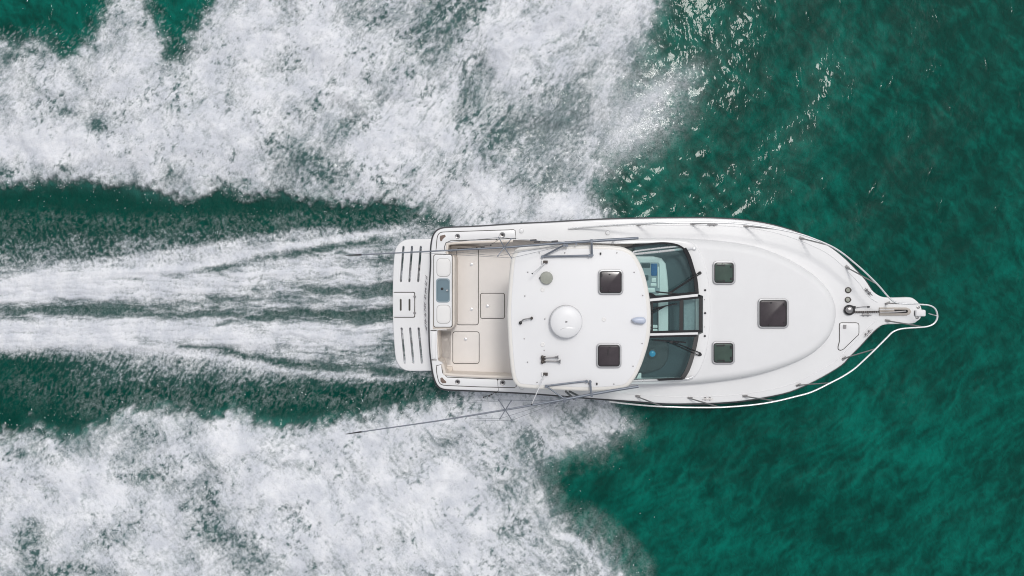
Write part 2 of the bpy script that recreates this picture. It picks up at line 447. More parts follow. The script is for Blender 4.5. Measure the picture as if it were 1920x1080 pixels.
SHEER = [(805, 586), (805, 550), (808, 500), (808, 470), (811, 447), (818, 434), (830, 428.5), (850, 427), (900, 425), (960, 421), (1040, 417), (1120, 412.5), (1200, 410), (1300, 409),
         (1350, 410), (1400, 413.5), (1450, 422), (1500, 437), (1550, 459), (1578, 479), (1600, 500), (1623, 525), (1635, 543), (1647, 553), (1660, 557.5),
         (1684, 558), (1707, 557.5), (1717, 562), (1725, 570), (1729, 579), (1729, 588), (1727, 597), (1720, 603), (1712, 607), (1685, 608), (1660, 609), (1647, 615), (1633, 628),
         (1613, 650), (1594, 669), (1578, 685.5), (1541, 708), (1504, 726), (1467, 739), (1400, 751), (1350, 755.5), (1300, 757), (1250, 757), (1200, 753.5), (1100, 746),
         (1000, 738), (900, 733), (850, 731), (830, 729), (820, 722), (813, 705), (809, 680), (806, 650), (805, 615)]

def catmull(pts, n=4, closed=True):
    P = [Vector(p) for p in pts]
    out = []
    N = len(P)
    for i in range(N if closed else N - 1):
        p0 = P[(i - 1) % N] if closed or i > 0 else P[i]
        p1, p2 = P[i], P[(i + 1) % N]
        p3 = P[(i + 2) % N] if closed or i + 2 < N else P[(i + 1) % N]
        for k in range(n):
            t = k / n
            out.append(0.5 * ((2 * p1) + (p2 - p0) * t + (2 * p0 - 5 * p1 + 4 * p2 - p3) * t * t + (3 * p1 - p0 - 3 * p2 + p3) * t ** 3))
    if not closed:
        out.append(P[-1])
    return out

DECK_H = 1.2
sheer_px = catmull(SHEER, 3)
sheer = [U(p.x, p.y, DECK_H).to_2d() for p in sheer_px]

def water_material():
    m = bpy.data.materials.new('sea_water_and_foam')
    m.use_nodes = True
    n, l = m.node_tree.nodes, m.node_tree.links
    b = n['Principled BSDF']
    out = [x for x in n if x.type == 'OUTPUT_MATERIAL'][0]
    geo = n.new('ShaderNodeNewGeometry')
    def attr(name):
        a = n.new('ShaderNodeAttribute')
        a.attribute_name = name
        return a.outputs['Fac']
    def noise(scale, detail, rough=0.6, vec=None, dist=0.0):
        z = n.new('ShaderNodeTexNoise')
        z.inputs['Scale'].default_value = scale
        z.inputs['Detail'].default_value = detail
        z.inputs['Roughness'].default_value = rough
        z.inputs['Distortion'].default_value = dist
        l.new(vec or geo.outputs['Position'], z.inputs['Vector'])
        return z.outputs['Fac']
    def math_(op, a, b_=None, c=None, clamp=False):
        k = n.new('ShaderNodeMath')
        k.operation = op
        k.use_clamp = clamp
        for i, v in enumerate((a, b_, c)):
            if v is None: continue
            if isinstance(v, (int, float)): k.inputs[i].default_value = v
            else: l.new(v, k.inputs[i])
        return k.outputs[0]
    def mixc(f, a, b_):
        k = n.new('ShaderNodeMix')
        k.data_type = 'RGBA'
        l.new(f, k.inputs['Factor'])
        for s, v in (('A', a), ('B', b_)):
            if isinstance(v, tuple): k.inputs[s].default_value = (*v, 1)
            else: l.new(v, k.inputs[s])
        return k.outputs['Result']
    def ramp(f, lo, hi):
        k = n.new('ShaderNodeMapRange')
        k.interpolation_type = 'SMOOTHSTEP'
        k.inputs['From Min'].default_value = lo
        k.inputs['From Max'].default_value = hi
        l.new(f, k.inputs['Value'])
        return k.outputs['Result']
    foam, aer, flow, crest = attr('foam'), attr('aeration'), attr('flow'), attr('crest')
    n.remove(b)
    def mapped(vec, rot, scl):
        mp = n.new('ShaderNodeMapping')
        mp.inputs['Rotation'].default_value = (0, 0, R(rot))
        mp.inputs['Scale'].default_value = scl
        l.new(vec, mp.inputs['Vector'])
        return mp.outputs[0]
    def bump(h, dist, strength=1.0):
        k = n.new('ShaderNodeBump')
        k.inputs['Strength'].default_value = strength
        k.inputs['Distance'].default_value = dist
        l.new(h, k.inputs['Height'])
        return k.outputs[0]
    # ---- clear water: turbid green body, light and dark ripple facets painted into its colour, noise mottle
    wv = mapped(geo.outputs['Position'], -38, (1.0, 0.6, 1.0))
    mot = noise(1.0, 4, 0.6, wv, 0.4)
    mot3 = noise(6.5, 4, 0.62, wv, 0.6)
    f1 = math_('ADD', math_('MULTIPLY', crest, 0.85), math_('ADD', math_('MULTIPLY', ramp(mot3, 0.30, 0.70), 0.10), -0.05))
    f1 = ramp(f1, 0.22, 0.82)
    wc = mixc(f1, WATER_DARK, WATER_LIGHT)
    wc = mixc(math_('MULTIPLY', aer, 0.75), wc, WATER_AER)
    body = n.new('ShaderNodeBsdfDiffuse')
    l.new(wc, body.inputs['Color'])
    hb = math_('ADD', math_('MULTIPLY', mot3, 0.06), math_('MULTIPLY', noise(18, 3, 0.6, wv, 0.4), 0.014))
    l.new(bump(hb, 1.0), body.inputs['Normal'])
    gls = n.new('ShaderNodeBsdfGlossy')
    gls.inputs['Roughness'].default_value = 0.04
    hg = math_('MULTIPLY', noise(11, 2, 0.5, wv, 0.5), math_('ADD', math_('MULTIPLY', ramp(mot, 0.35, 0.75), 0.0075), math_('ADD', 0.0024, math_('MULTIPLY', ramp(noise(2.1, 3, 0.55, wv, 0.3), 0.62, 0.74), 0.019))))
    gn = bump(hg, 1.0)
    l.new(gn, gls.inputs['Normal'])
    fr = n.new('ShaderNodeFresnel')
    fr.inputs['IOR'].default_value = 1.23
    wmix = n.new('ShaderNodeMixShader')
    l.new(fr.outputs[0], wmix.inputs[0])
    l.new(body.outputs[0], wmix.inputs[1])
    l.new(gls.outputs[0], wmix.inputs[2])
    # ---- foam: bubbles and drops scatter all light; spray fans out and aft from both sides of the hull
    sx = n.new('ShaderNodeSeparateXYZ')
    l.new(geo.outputs['Position'], sx.inputs[0])
    cx = n.new('ShaderNodeCombineXYZ')
    l.new(sx.outputs['X'], cx.inputs['X'])
    l.new(math_('ABSOLUTE', math_('ADD', sx.outputs['Y'], 0.5)), cx.inputs['Y'])
    fan = mapped(mapped(cx.outputs[0], -52, (1, 1, 1)), 0, (0.36, 1.0, 1.0))
    n_fan = noise(15, 5, 0.68, fan, 0.5)
    n_iso = noise(13, 6, 0.72, None, 0.9)
    n_fine = noise(34, 4, 0.75, None, 0.4)
    mxn = n.new('ShaderNodeMix')
    l.new(flow, mxn.inputs['Factor'])
    l.new(n_iso, mxn.inputs['A'])
    l.new(math_('ADD', math_('MULTIPLY', n_fan, 0.6), math_('MULTIPLY', n_iso, 0.4)), mxn.inputs['B'])
    grain = math_('ADD', math_('MULTIPLY', ramp(mxn.outputs['Result'], 0.30, 0.70), 0.6), math_('MULTIPLY', ramp(n_fine, 0.30, 0.70), 0.4))
    fo = n.new('ShaderNodeBsdfDiffuse')
    fc = mixc(ramp(noise(1.6, 6, 0.72), 0.3, 0.7), (0.62, 0.645, 0.70), (0.86, 0.87, 0.90))
    l.new(fc, fo.inputs['Color'])
    l.new(bump(grain, 0.03, 0.6), fo.inputs['Normal'])
    amp = math_('ADD', math_('MULTIPLY', math_('MULTIPLY', foam, math_('SUBTRACT', 1.0, foam)), 2.4), math_('MULTIPLY', foam, 0.30))
    fac = math_('ADD', foam, math_('MULTIPLY', amp, math_('SUBTRACT', grain, 0.47)), None, True)
    mxs = n.new('ShaderNodeMixShader')
    l.new(fac, mxs.inputs[0])
    l.new(wmix.outputs[0], mxs.inputs[1])
    l.new(fo.outputs[0], mxs.inputs[2])
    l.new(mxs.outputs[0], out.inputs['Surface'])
    return m
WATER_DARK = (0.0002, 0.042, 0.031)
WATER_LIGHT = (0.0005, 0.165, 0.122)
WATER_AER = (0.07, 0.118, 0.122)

def build_sea():
    xs = graded(-12.6, 12.6, 0.0245, 3000)
    ys = graded(-7.4, 7.4, 0.0245, 3000)
    X, Y = np.meshgrid(xs, ys)
    shp = X.shape
    x = X.ravel().astype(np.float32); y = Y.ravel().astype(np.float32)
    p = x / (K * H) + 960
    q = 540 - y / (K * H)
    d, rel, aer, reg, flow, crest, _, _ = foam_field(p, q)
    # wind chop
    rng = np.random.RandomState(5)
    z = np.zeros_like(x); 
    far = np.clip(np.hypot(x, y) / 40, 0, 1)
    for i in range(46):
        lam = 0.22 * (4.2 / 0.22) ** rng.rand()
        th = R(-52) + rng.randn() * 0.62
        k = 2 * np.pi / lam
        amp = 0.0017 * lam ** 0.95
        ph = rng.rand() * 6.28
        z += amp * np.sin(k * (math.cos(th) * x + math.sin(th) * y) + ph + 0.8 * perlin(x / (lam * 4), y / (lam * 4), 60 + i % 5)) * (1 - far if lam < 1.5 else 1)
    zf = 0.025 * fbm(x / 1.6, y / 2.4, 3, 40) * (1 - far)
    z = z + zf
    z = z + 0.026 * (crest - 0.5) * (1 - far)
    z = z * (1 - 0.55 * np.clip(d, 0, 1)) + rel * (1 - far)
    # displaced by the hull
    wl = [MB_ @ Vector((c.x, c.y, 0.2)) for c in sheer]
    sub = (np.abs(x - 2) < 7.5) & (np.abs(y + .5) < 3.0)
    s = poly_sdf([(v.x, v.y) for v in wl[::2]], x[sub], y[sub])
    zz = z[sub]
    zz = np.where(s > 0.02, np.minimum(zz, 0.05) * (1 - sstep(0.0, 0.3, s)) - 0.18 * sstep(0.0, 0.35, s), zz)
    z[sub] = zz
    co = np.stack([x, y, z], 1).astype(np.float32)
    ny, nx = shp
    idx = np.arange(nx * ny).reshape(ny, nx)
    F = np.stack([idx[:-1, :-1], idx[:-1, 1:], idx[1:, 1:], idx[1:, :-1]], -1).reshape(-1, 4)
    # normals of the whole sheet, so that the pieces meet without a seam
    Z = z.reshape(shp)
    gy, gx = np.gradient(Z, ys, xs)
    N = np.stack([-gx.ravel(), -gy.ravel(), np.ones(nx * ny)], 1)
    N /= np.linalg.norm(N, axis=1)[:, None]
    fr = reg.reshape(shp)[:-1, :-1].ravel()
    m = water_material()
    specs = [(0, 'water', dict(kind='structure', label='dark green sea with wind chop and small glints around the boat')),
             (1, 'bow_wave_foam', dict(kind='stuff', label='broad white foam thrown off the port side, along the upper edge of the picture')),
             (2, 'bow_wave_foam', dict(kind='stuff', label='broad white foam thrown off the starboard side, along the lower edge of the picture')),
             (3, 'propeller_wash', dict(kind='stuff', label='streaky white propeller wash trailing straight behind the swim platform'))]
    cats = {0: None, 1: 'foam', 2: 'foam', 3: 'wake'}
    for r, name, props in specs:
        f = F[fr == r]
        used, inv = np.unique(f.ravel(), return_inverse=True)
        me = bpy.data.meshes.new(name)
        me.vertices.add(len(used))
        me.vertices.foreach_set('co', co[used].ravel())
        me.loops.add(f.size)
        me.loops.foreach_set('vertex_index', inv.astype(np.int32))
        me.polygons.add(len(f))
        me.polygons.foreach_set('loop_start', np.arange(0, f.size, 4, dtype=np.int32))
        me.polygons.foreach_set('use_smooth', np.ones(len(f), bool))
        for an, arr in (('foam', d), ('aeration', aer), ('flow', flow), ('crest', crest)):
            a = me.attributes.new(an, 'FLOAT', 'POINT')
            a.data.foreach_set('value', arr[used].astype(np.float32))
        me.update(calc_edges=True)
        me.normals_split_custom_set_from_vertices(N[used].astype(np.float32).tolist()) if r in (1, 2, 3) or r == 0 else None
        me.materials.append(m)
        o = bpy.data.objects.new(name, me)
        col.objects.link(o)
        cat_prop(o, cat=cats[r], **props)
build_sea()

def build_spray():
    """flying drops round the torn edges of the spray, each a small ball of its own size"""
    rng = np.random.RandomState(21)
    n = 420000
    p = rng.uniform(-60, 1400, n); q = rng.uniform(-40, 1120, n)
    d, rel, aer, reg, flow, crest, sd, veil = foam_field(p, q)
    cl = fbm(p / 34, q / 34, 4, 71, .65)
    pr = 0.16 * np.exp(-np.abs(sd - 4) / 14) * sstep(-.3, .9, cl) + 0.16 * veil * (1 - veil) * sstep(-.4, .9, cl) * (sd < 10)
    inside = (sd > 12) & (d < .72)
    pr += 0.035 * inside * sstep(0, .9, cl)
    fr = np.exp(-np.clip(-sd, 0, 200) / 38) * (sd < 0) * sstep(-.2, 1, cl) * 0.02
    pr += fr
    x = (p - 960) * K * H; y = (540 - q) * K * H
    keep = rng.rand(n) < pr
    wl = [MB_ @ Vector((c.x, c.y, 0.6)) for c in sheer]
    k = np.where(keep)[0]
    k = k[poly_sdf([(v.x, v.y) for v in wl[::2]], x[k], y[k]) < -0.12]
    m = len(k)
    r = 0.0045 + 0.008 * rng.rand(m) ** 2.4
    z = rel[k] + 0.05 + 0.30 * rng.rand(m) ** 2
    f = (H - z) / H
    c = np.stack([x[k] * f, y[k] * f, z], 1)
    o6 = np.array([(1, 0, 0), (0, 1, 0), (-1, 0, 0), (0, -1, 0), (0, 0, 1), (0, 0, -1)], float)
    a = np.where(y[k] > -.5, R(52), R(-52)) + rng.randn(m) * .4
    st = 1 + 1.4 * rng.rand(m)
    ca, sa = np.cos(a), np.sin(a)
    loc = o6[None] * r[:, None, None]
    lx = loc[:, :, 0] * st[:, None]; ly = loc[:, :, 1]
    V = np.stack([c[:, None, 0] + lx * ca[:, None] - ly * sa[:, None], c[:, None, 1] + lx * sa[:, None] + ly * ca[:, None], c[:, None, 2] + loc[:, :, 2]], -1)
    ft = np.array([(0, 1, 4), (1, 2, 4), (2, 3, 4), (3, 0, 4), (1, 0, 5), (2, 1, 5), (3, 2, 5), (0, 3, 5)])
    F = (ft[None] + 6 * np.arange(m)[:, None, None]).reshape(-1, 3).astype(np.int32)
    me = bpy.data.meshes.new('spray_droplets')
    me.vertices.add(m * 6); me.vertices.foreach_set('co', V.astype(np.float32).ravel())
    me.loops.add(F.size); me.loops.foreach_set('vertex_index', F.ravel())
    me.polygons.add(len(F)); me.polygons.foreach_set('loop_start', np.arange(0, F.size, 3, dtype=np.int32))
    me.polygons.foreach_set('use_smooth', np.ones(len(F), bool))
    me.update(calc_edges=True)
    me.materials.append(mat('spray_water', (0.84, 0.85, 0.88), 0.6, var=0.05))
    o = bpy.data.objects.new('spray_droplets', me)
    col.objects.link(o)
    cat_prop(o, kind='stuff', label='fine white droplets flying off the torn edges of the spray on both sides', cat='spray')
    print('droplets', m)
build_spray()

# ------------------------------------------------------------------ mesh builder
class MB:
    def __init__(s):
        s.v, s.f = [], []
    def add(s, vs, fs):
        o = len(s.v)
        s.v += [tuple(v) for v in vs]
        s.f += [tuple(i + o for i in f) for f in fs]
    def rings(s, rs, closed=True, caps=True):
        n = len(rs[0]); o = len(s.v)
        for r in rs: s.v += [tuple(v) for v in r]
        for k in range(len(rs) - 1):
            for i in range(n if closed else n - 1):
                j = (i + 1) % n
                s.f.append((o + k * n + i, o + k * n + j, o + (k + 1) * n + j, o + (k + 1) * n + i))
        if caps:
            s.f.append(tuple(o + i for i in range(n))[::-1])
            e = o + (len(rs) - 1) * n
            s.f.append(tuple(e + i for i in range(n)))
    def tube(s, pts, r, sides=8):
        pts = [Vector(p) for p in pts]
        rs = r if isinstance(r, (list, tuple)) else [r] * len(pts)
        rings = []; up = None
        for i, p in enumerate(pts):
            t = (pts[min(i + 1, len(pts) - 1)] - pts[max(i - 1, 0)]).normalized()
            if up is None:
                up = Vector((0, 0, 1)) if abs(t.z) < 0.9 else Vector((1, 0, 0))
            a = t.cross(up).normalized(); b = a.cross(t).normalized(); up = b
            rings.append([p + (a * math.cos(2 * math.pi * k / sides) + b * math.sin(2 * math.pi * k / sides)) * rs[i] for k in range(sides)])
        s.rings(rings)
    def lathe(s, c, prof, n=28):
        s.rings([[Vector(c) + Vector((r * math.cos(2 * math.pi * k / n), r * math.sin(2 * math.pi * k / n), z)) for k in range(n)] for r, z in prof])
    def box(s, c, dx, dy, dz, rot=0.0):
        c = Vector(c); ca, sa = math.cos(rot), math.sin(rot)
        vs = []
        for z in (0, dz):
            for sx, sy in ((-1, -1), (1, -1), (1, 1), (-1, 1)):
                a, b = sx * dx / 2, sy * dy / 2
                vs.append((c.x + a * ca - b * sa, c.y + a * sa + b * ca, c.z + z))
        s.add(vs, [(3, 2, 1, 0), (4, 5, 6, 7), (0, 1, 5, 4), (1, 2, 6, 5), (2, 3, 7, 6), (3, 0, 4, 7)])
    def slab(s, out, z0, z1, r=0.0, seg=4, holes=(), rz=None, zf=None):
        """upright plate of an outline (boat xy) with a rounded upper edge; r may be one value per vertex"""
        P = [Vector((p[0], p[1])) for p in out]
        if sum(P[i].x * P[(i + 1) % len(P)].y - P[(i + 1) % len(P)].x * P[i].y for i in range(len(P))) < 0:
            P = P[::-1]
            if isinstance(r, (list, tuple)): r = list(r)[::-1]
        n = len(P)
        rl = list(r) if isinstance(r, (list, tuple)) else [r] * n
        nr = []
        for i in range(n):
            a = (P[i] - P[i - 1]); b = (P[(i + 1) % n] - P[i])
            na = Vector((-a.y, a.x)).normalized(); nb = Vector((-b.y, b.x)).normalized()
            m = (na + nb)
            m = m / max(m.length_squared, 0.3) * 2
            nr.append(m)
        rmax = rz if rz is not None else max(rl)
        rings = [[(p.x, p.y, z0) for p in P]]
        if rmax > 0:
            for k in range(seg + 1):
                a = math.pi / 2 * k / seg
                rings.append([(P[i].x + nr[i].x * rl[i] * (1 - math.cos(a)), P[i].y + nr[i].y * rl[i] * (1 - math.cos(a)), z1 - rmax + rmax * math.sin(a)) for i in range(n)])
        else:
            rings.append([(p.x, p.y, z1) for p in P])
        s.rings(rings, caps=False)
        top = [Vector(v) for v in rings[-1]]
        hs = []
        for h in holes:
            hp = [Vector((p[0], p[1])) for p in h]
            hs.append(hp)
        for z, ring, flip in ((z1, top, False), (z0, [Vector(v) for v in rings[0]], True)):
            loops = [[Vector((v.x, v.y)) for v in ring]] + hs
            flat, edges = [], []
            for lp in loops:
                o = len(flat)
                flat += lp
                edges += [(o + i, o + (i + 1) % len(lp)) for i in range(len(lp))]
            flat, _, tris = delaunay_2d_cdt(flat, edges, [], 0, 1e-6)[:3]
            if len(tris):
                cx = np.array([sum(flat[i].x for i in t) / 3 for t in tris], np.float32)
                cy = np.array([sum(flat[i].y for i in t) / 3 for t in tris], np.float32)
                keep = poly_sdf([(v.x, v.y) for v in loops[0]], cx, cy) > 0
                for h in hs:
                    keep &= poly_sdf([(v.x, v.y) for v in h], cx, cy) < 0
                tris = [tuple(t) for t, kp in zip(tris, keep) if kp]
            fs = []
            for t in tris:
                a, b, c = (flat[i] for i in t)
                cr = (b - a).cross(c - a)
                if abs(cr) < 1e-10: continue
                fs.append(t if (cr > 0) != flip else t[::-1])
            s.add([(v.x, v.y, z) for v in flat], fs)
        for h in hs:
            A = sum(h[i].x * h[(i + 1) % len(h)].y - h[(i + 1) % len(h)].x * h[i].y for i in range(len(h)))
            hh = h if A < 0 else h[::-1]
            s.rings([[(v.x, v.y, z0) for v in hh], [(v.x, v.y, z1) for v in hh]], caps=False)
    def sheet(s, pts3, thick=0.008):
        """thin plate through 3-D outline points"""
        P = [Vector(p) for p in pts3]
        tris = tessellate_polygon([[Vector((v.x, v.y, 0)) for v in P]])
        n = len(P)
        up, dn = [], []
        for t in tris:
            a, b, c = (P[i] for i in t)
            if (b - a).cross(c - a).z < 0: t = t[::-1]
            up.append(t); dn.append(tuple(i + n for i in t[::-1]))
        s.add(P + [v - Vector((0, 0, thick)) for v in P], up + dn + [(i, (i + 1) % n, (i + 1) % n + n, i + n) for i in range(n)])
    def ribbon(s, pts, w, thick):
        """flat bar of width w along 3-D points"""
        P = [Vector(p) for p in pts]
        rings = []
        for i, p in enumerate(P):
            t = (P[min(i + 1, len(P) - 1)] - P[max(i - 1, 0)]).normalized()
            a = Vector((t.y, -t.x, 0)).normalized() * (w / 2)
            z = Vector((0, 0, thick))
            rings.append([p - a, p + a, p + a + z, p - a + z])
        s.rings(rings)
    def build(s, name, m, parent=None, angle=38):
        me = bpy.data.meshes.new(name)
        me.from_pydata(s.v, [], s.f)
        # origin at the piece's own base centre
        co = np.array(s.v, float)
        c = Vector(((co[:, 0].min() + co[:, 0].max()) / 2, (co[:, 1].min() + co[:, 1].max()) / 2, co[:, 2].min()))
        me.transform(Matrix.Translation(-c))
        import bmesh
        bm = bmesh.new(); bm.from_mesh(me)
        bmesh.ops.remove_doubles(bm, verts=bm.verts, dist=1e-5)
        bmesh.ops.recalc_face_normals(bm, faces=bm.faces)
        bm.to_mesh(me); bm.free()
        me.polygons.foreach_set('use_smooth', np.ones(len(me.polygons), bool))
        me.set_sharp_from_angle(angle=R(angle))
        me.materials.append(m)
        o = bpy.data.objects.new(name, me)
        col.objects.link(o)
        if parent is not None:
            o.parent = parent
            base = Vector((0, 0, 0))
            q_ = parent
            while q_ is not None and q_ is not yacht:
                base += q_.location
                q_ = q_.parent
            o.location = c - base
        else:
            o.location = c
        return o

def xy(pts, h):
    return [U(p[0], p[1], h).to_2d() for p in pts]
def px3(pts, h):
    return [U(p[0], p[1], h if not callable(h) else h(p[0])) for p in pts]
def rrect(x0, y0, x1, y1, r, n=4):
    o = []
    for cx, cy, a0 in ((x1 - r, y0 + r, -90), (x1 - r, y1 - r, 0), (x0 + r, y1 - r, 90), (x0 + r, y0 + r, 180)):
        for k in range(n + 1):
            a = R(a0 + 90 * k / n)
            o.append((cx + r * math.cos(a), cy + r * math.sin(a)))
    return o
def circ(cx, cy, r, n=24):
    return [(cx + r * math.cos(2 * math.pi * k / n), cy + r * math.sin(2 * math.pi * k / n)) for k in range(n)]
def dup(o, parent, delta=(0, 0, 0), rotz=0.0):
    c = o.copy(); col.objects.link(c); c.parent = parent
    c.location = o.location + Vector(delta)
    c.rotation_euler = (0, 0, o.rotation_euler.z + rotz)
    return c

# ------------------------------------------------------------------ the yacht
yacht = bpy.data.objects.new('motor_yacht', None)
col.objects.link(yacht)
yacht.location = ROOT_LOC
yacht.rotation_euler = ROOT_ROT
cat_prop(yacht, label='white sport fishing motor yacht running to the right with hardtop, outriggers and open beige cockpit', cat='boat')
def loc_in(parent, p):
    base = Vector((0, 0, 0)); q_ = parent
    while q_ is not None and q_ is not yacht:
        base += q_.location; q_ = q_.parent
    return Vector(p) - base

# hull ---------------------------------------------------------------
b = MB()
HX = U(806, 585, DECK_H).x
CY = U(1200, 585, DECK_H).y
ia = next(i for i, p in enumerate(sheer_px) if p.x > 1640)
ib = max(i for i, p in enumerate(sheer_px) if p.x > 1640)
ring_px = sheer_px[:ia] + [Vector((1656, 566)), Vector((1664, 583)), Vector((1656, 601))] + sheer_px[ib + 1:]
base = xy(ring_px, DECK_H)
L = max(v.x for v in base) - HX
def hring(z, fy, fx, aft):
    o = []
    for v in base:
        s_ = (v.x - HX) / L
        x = HX + (v.x - HX) * fx - aft * max(0, 1 - s_ * 8)
        fyy = fy - (1 - fy) * 1.3 * max(0, s_ - 0.45)
        o.append(Vector((x, CY + (v.y - CY) * max(fyy, .05), z)))
    return o
b.rings([hring(1.085, .995, .998, -.012), hring(0.95, .985, .99, 0.02), hring(.6, .945, .965, .075), hring(.25, .90, .93, .085), hring(0.05, .86, .90, .07), hring(-.35, .45, .82, 0.02)], caps=False)
b.build('hull', M['gelcoat'], yacht)

# deck with the cockpit opening ---------------------------------------
OPEN = [(838, 478), (838, 462), (845, 455), (962, 449.5), (1150, 457), (1240, 458), (1275, 463), (1290, 490), (1300, 530), (1308, 560), (1309, 620), (1300, 650), (1288, 690), (1276, 706),
        (1150, 710), (960, 708), (838, 703), (833, 697), (829, 680), (821, 676), (819, 640), (820, 619), (838, 619)]
b = MB()
b.slab(sheer, 1.09, DECK_H, 0.035, 4, holes=[xy(OPEN, DECK_H)])
deck = b.build('deck', M['gelcoat'], yacht)

# rub rail
b = MB()
rr = [p for p in sheer_px]
i0 = min(range(len(rr)), key=lambda i: (rr[i] - Vector((1650, 615))).length)
i1 = min(range(len(rr)), key=lambda i: (rr[i] - Vector((1640, 546))).length)
path = rr[i0:] + rr[:i1]
b.tube([U(p.x, p.y, 1.09) + Vector((0, 0, -.02)) for p in path], [.03 - .016 * float(sstep(1300, 1560, np.float32(p.x))) for p in path], 8)
b.build('rub_rail', M['greyrub'], yacht)

# moulded toe line just inside the deck edge
def inset_px(pts, d, closed=True):
    o = []
    n = len(pts)
    for i in range(n):
        a = Vector(pts[(i - 1) % n]) if closed or i else Vector(pts[i]); c = Vector(pts[(i + 1) % n]) if closed or i < n - 1 else Vector(pts[i])
        t = (c - a).normalized()
        o.append(Vector(pts[i]) + Vector((-t.y, t.x)) * d)
    return o
b = MB()
line = [p for p in inset_px(sheer_px, 13) if p.x > 1060]
pl = [p for p in line if p.y < 583 and p.x < 1650]; sl = [p for p in line if p.y >= 583 and p.x < 1650]
b.tube([U(p.x, p.y, DECK_H + .001) for p in pl], .008, 6)
b.tube([U(p.x, p.y, DECK_H + .001) for p in sl], .008, 6)
b.build('toe_moulding', M['gelcoat'], yacht)

# swim platform --------------------------------------------------------
PH = 0.42
plat = [(812, 448), (770, 448.5), (757, 451), (748, 457), (742, 466), (739, 480), (737, 510), (736, 550), (736.5, 600), (738.5, 640), (741, 668), (745, 681), (752, 690), (762, 695), (778, 696), (812, 695.5)]
def slot(x0, y0, x1, y1, w=2.1):
    d = Vector((x1 - x0, y1 - y0)).normalized(); nn = Vector((-d.y, d.x)) * w
    o = []
    for c, s_ in ((Vector((x0, y0)), 1), (Vector((x1, y1)), -1)):
        for k in range(5):
            a = math.pi * k / 4
            o.append(c + nn * s_ * math.cos(a) - d * s_ * w * math.sin(a))
    return o
slots = [slot(*s_) for s_ in ((756.5, 463, 751.5, 527), (772.5, 463, 767.5, 527), (789, 463, 784, 527), (753, 616, 759, 680), (769, 616, 775, 680), (785, 616, 791, 680))]
hole = rrect(700, 547.5, 777.5, 595, 2)
b = MB()
plc = catmull(plat, 3, False)
hatch_hole = rrect(741, 548, 777.5, 594.5, 2)
b.slab(xy(plc, PH), PH - .09, PH, .025, 4, holes=[xy(s_, PH) for s_ in slots])
platform = b.build('swim_platform', M['gelcoat'], yacht)
b = MB()
b.slab(xy(rrect(737.6, 547.3, 778.4, 595.6, 3), PH), PH - .01, PH + .004, .0)
gs = b.build('seal', M['seam'], platform)
b = MB()
b.slab(xy(rrect(737.0, 548.8, 777, 594.2, 2.5), PH), PH - .008, PH + .012, .006, 2, holes=[xy(slot(751.5, 562, 751.5, 581, 1.8), PH), xy(slot(768, 562, 768, 581, 1.8), PH)])
lid = b.build('boarding_ladder_lid', M['gelcoat'], platform)
for yy in (556, 587):
    b = MB(); b.box(U(777.5, yy, PH + .008), .055, .035, .014)
    b.build('hinge', M['steel'], platform)
# two support knees under the platform
for yy in (500, 640):
    b = MB(); b.box(U(790, yy, PH - .19), .45, .06, .1)
    b.build('bracket', M['steel'], platform)

# transom lettering, seen almost edge on
b = MB()
rnd = random.Random(3)
y = 516.0
while y < 612:
    x0 = 799.5 - 2.5 * math.sin((y - 515) / 100 * math.pi)
    n_ = rnd.randint(2, 4)
    for k in range(n_):
        ln = rnd.uniform(2.5, 7)
        b.tube([U(x0 - 1.5 + rnd.uniform(-1, 1), y, .55), U(x0 + rnd.uniform(-1, 1), y + ln * .6, .68), U(x0 + 1.5, y + ln, .74)], [.004, .010, .005], 5)
        y += ln * rnd.uniform(.45, .8)
    y += rnd.uniform(2, 6)
b.build('transom_lettering', M['letter'], yacht)

# cockpit liner ---------------------------------------------------------
FH = 0.66
b = MB()
wall = xy(OPEN, DECK_H)
b.slab(wall, FH - .08, FH, 0)
floor = b.build('cockpit_floor', M['floor'], yacht)
b = MB()
ws = [Vector((v.x, v.y)) for v in wall]
b.rings([[(v.x, v.y, FH - .05) for v in ws], [(v.x, v.y, 1.14) for v in ws]], caps=False)
b.build('cockpit_liner', M['beige'], yacht)
# padded coaming along the opening
def coaming(pts, w):
    b = MB()
    b.tube([U(p[0], p[1], DECK_H - .012) for p in pts], w, 10)
    return b.build('coaming_pad', M['beige'], yacht)
coaming(catmull([(838.5, 477), (838.5, 463), (845, 456.5), (900, 454), (962, 452)], 5, False), .03)
coaming(catmull([(829.5, 682), (833.5, 696), (839, 702), (900, 705.5), (962, 707.5)], 5, False), .035)
# locker ledge under the port coaming and toe-kick along starboard
b = MB(); b.slab(xy([(846, 464), (897, 465.5), (897, 462.5), (846, 460)], .8), FH, .8, .01, 2)
b.build('side_locker', M['beige'], yacht)

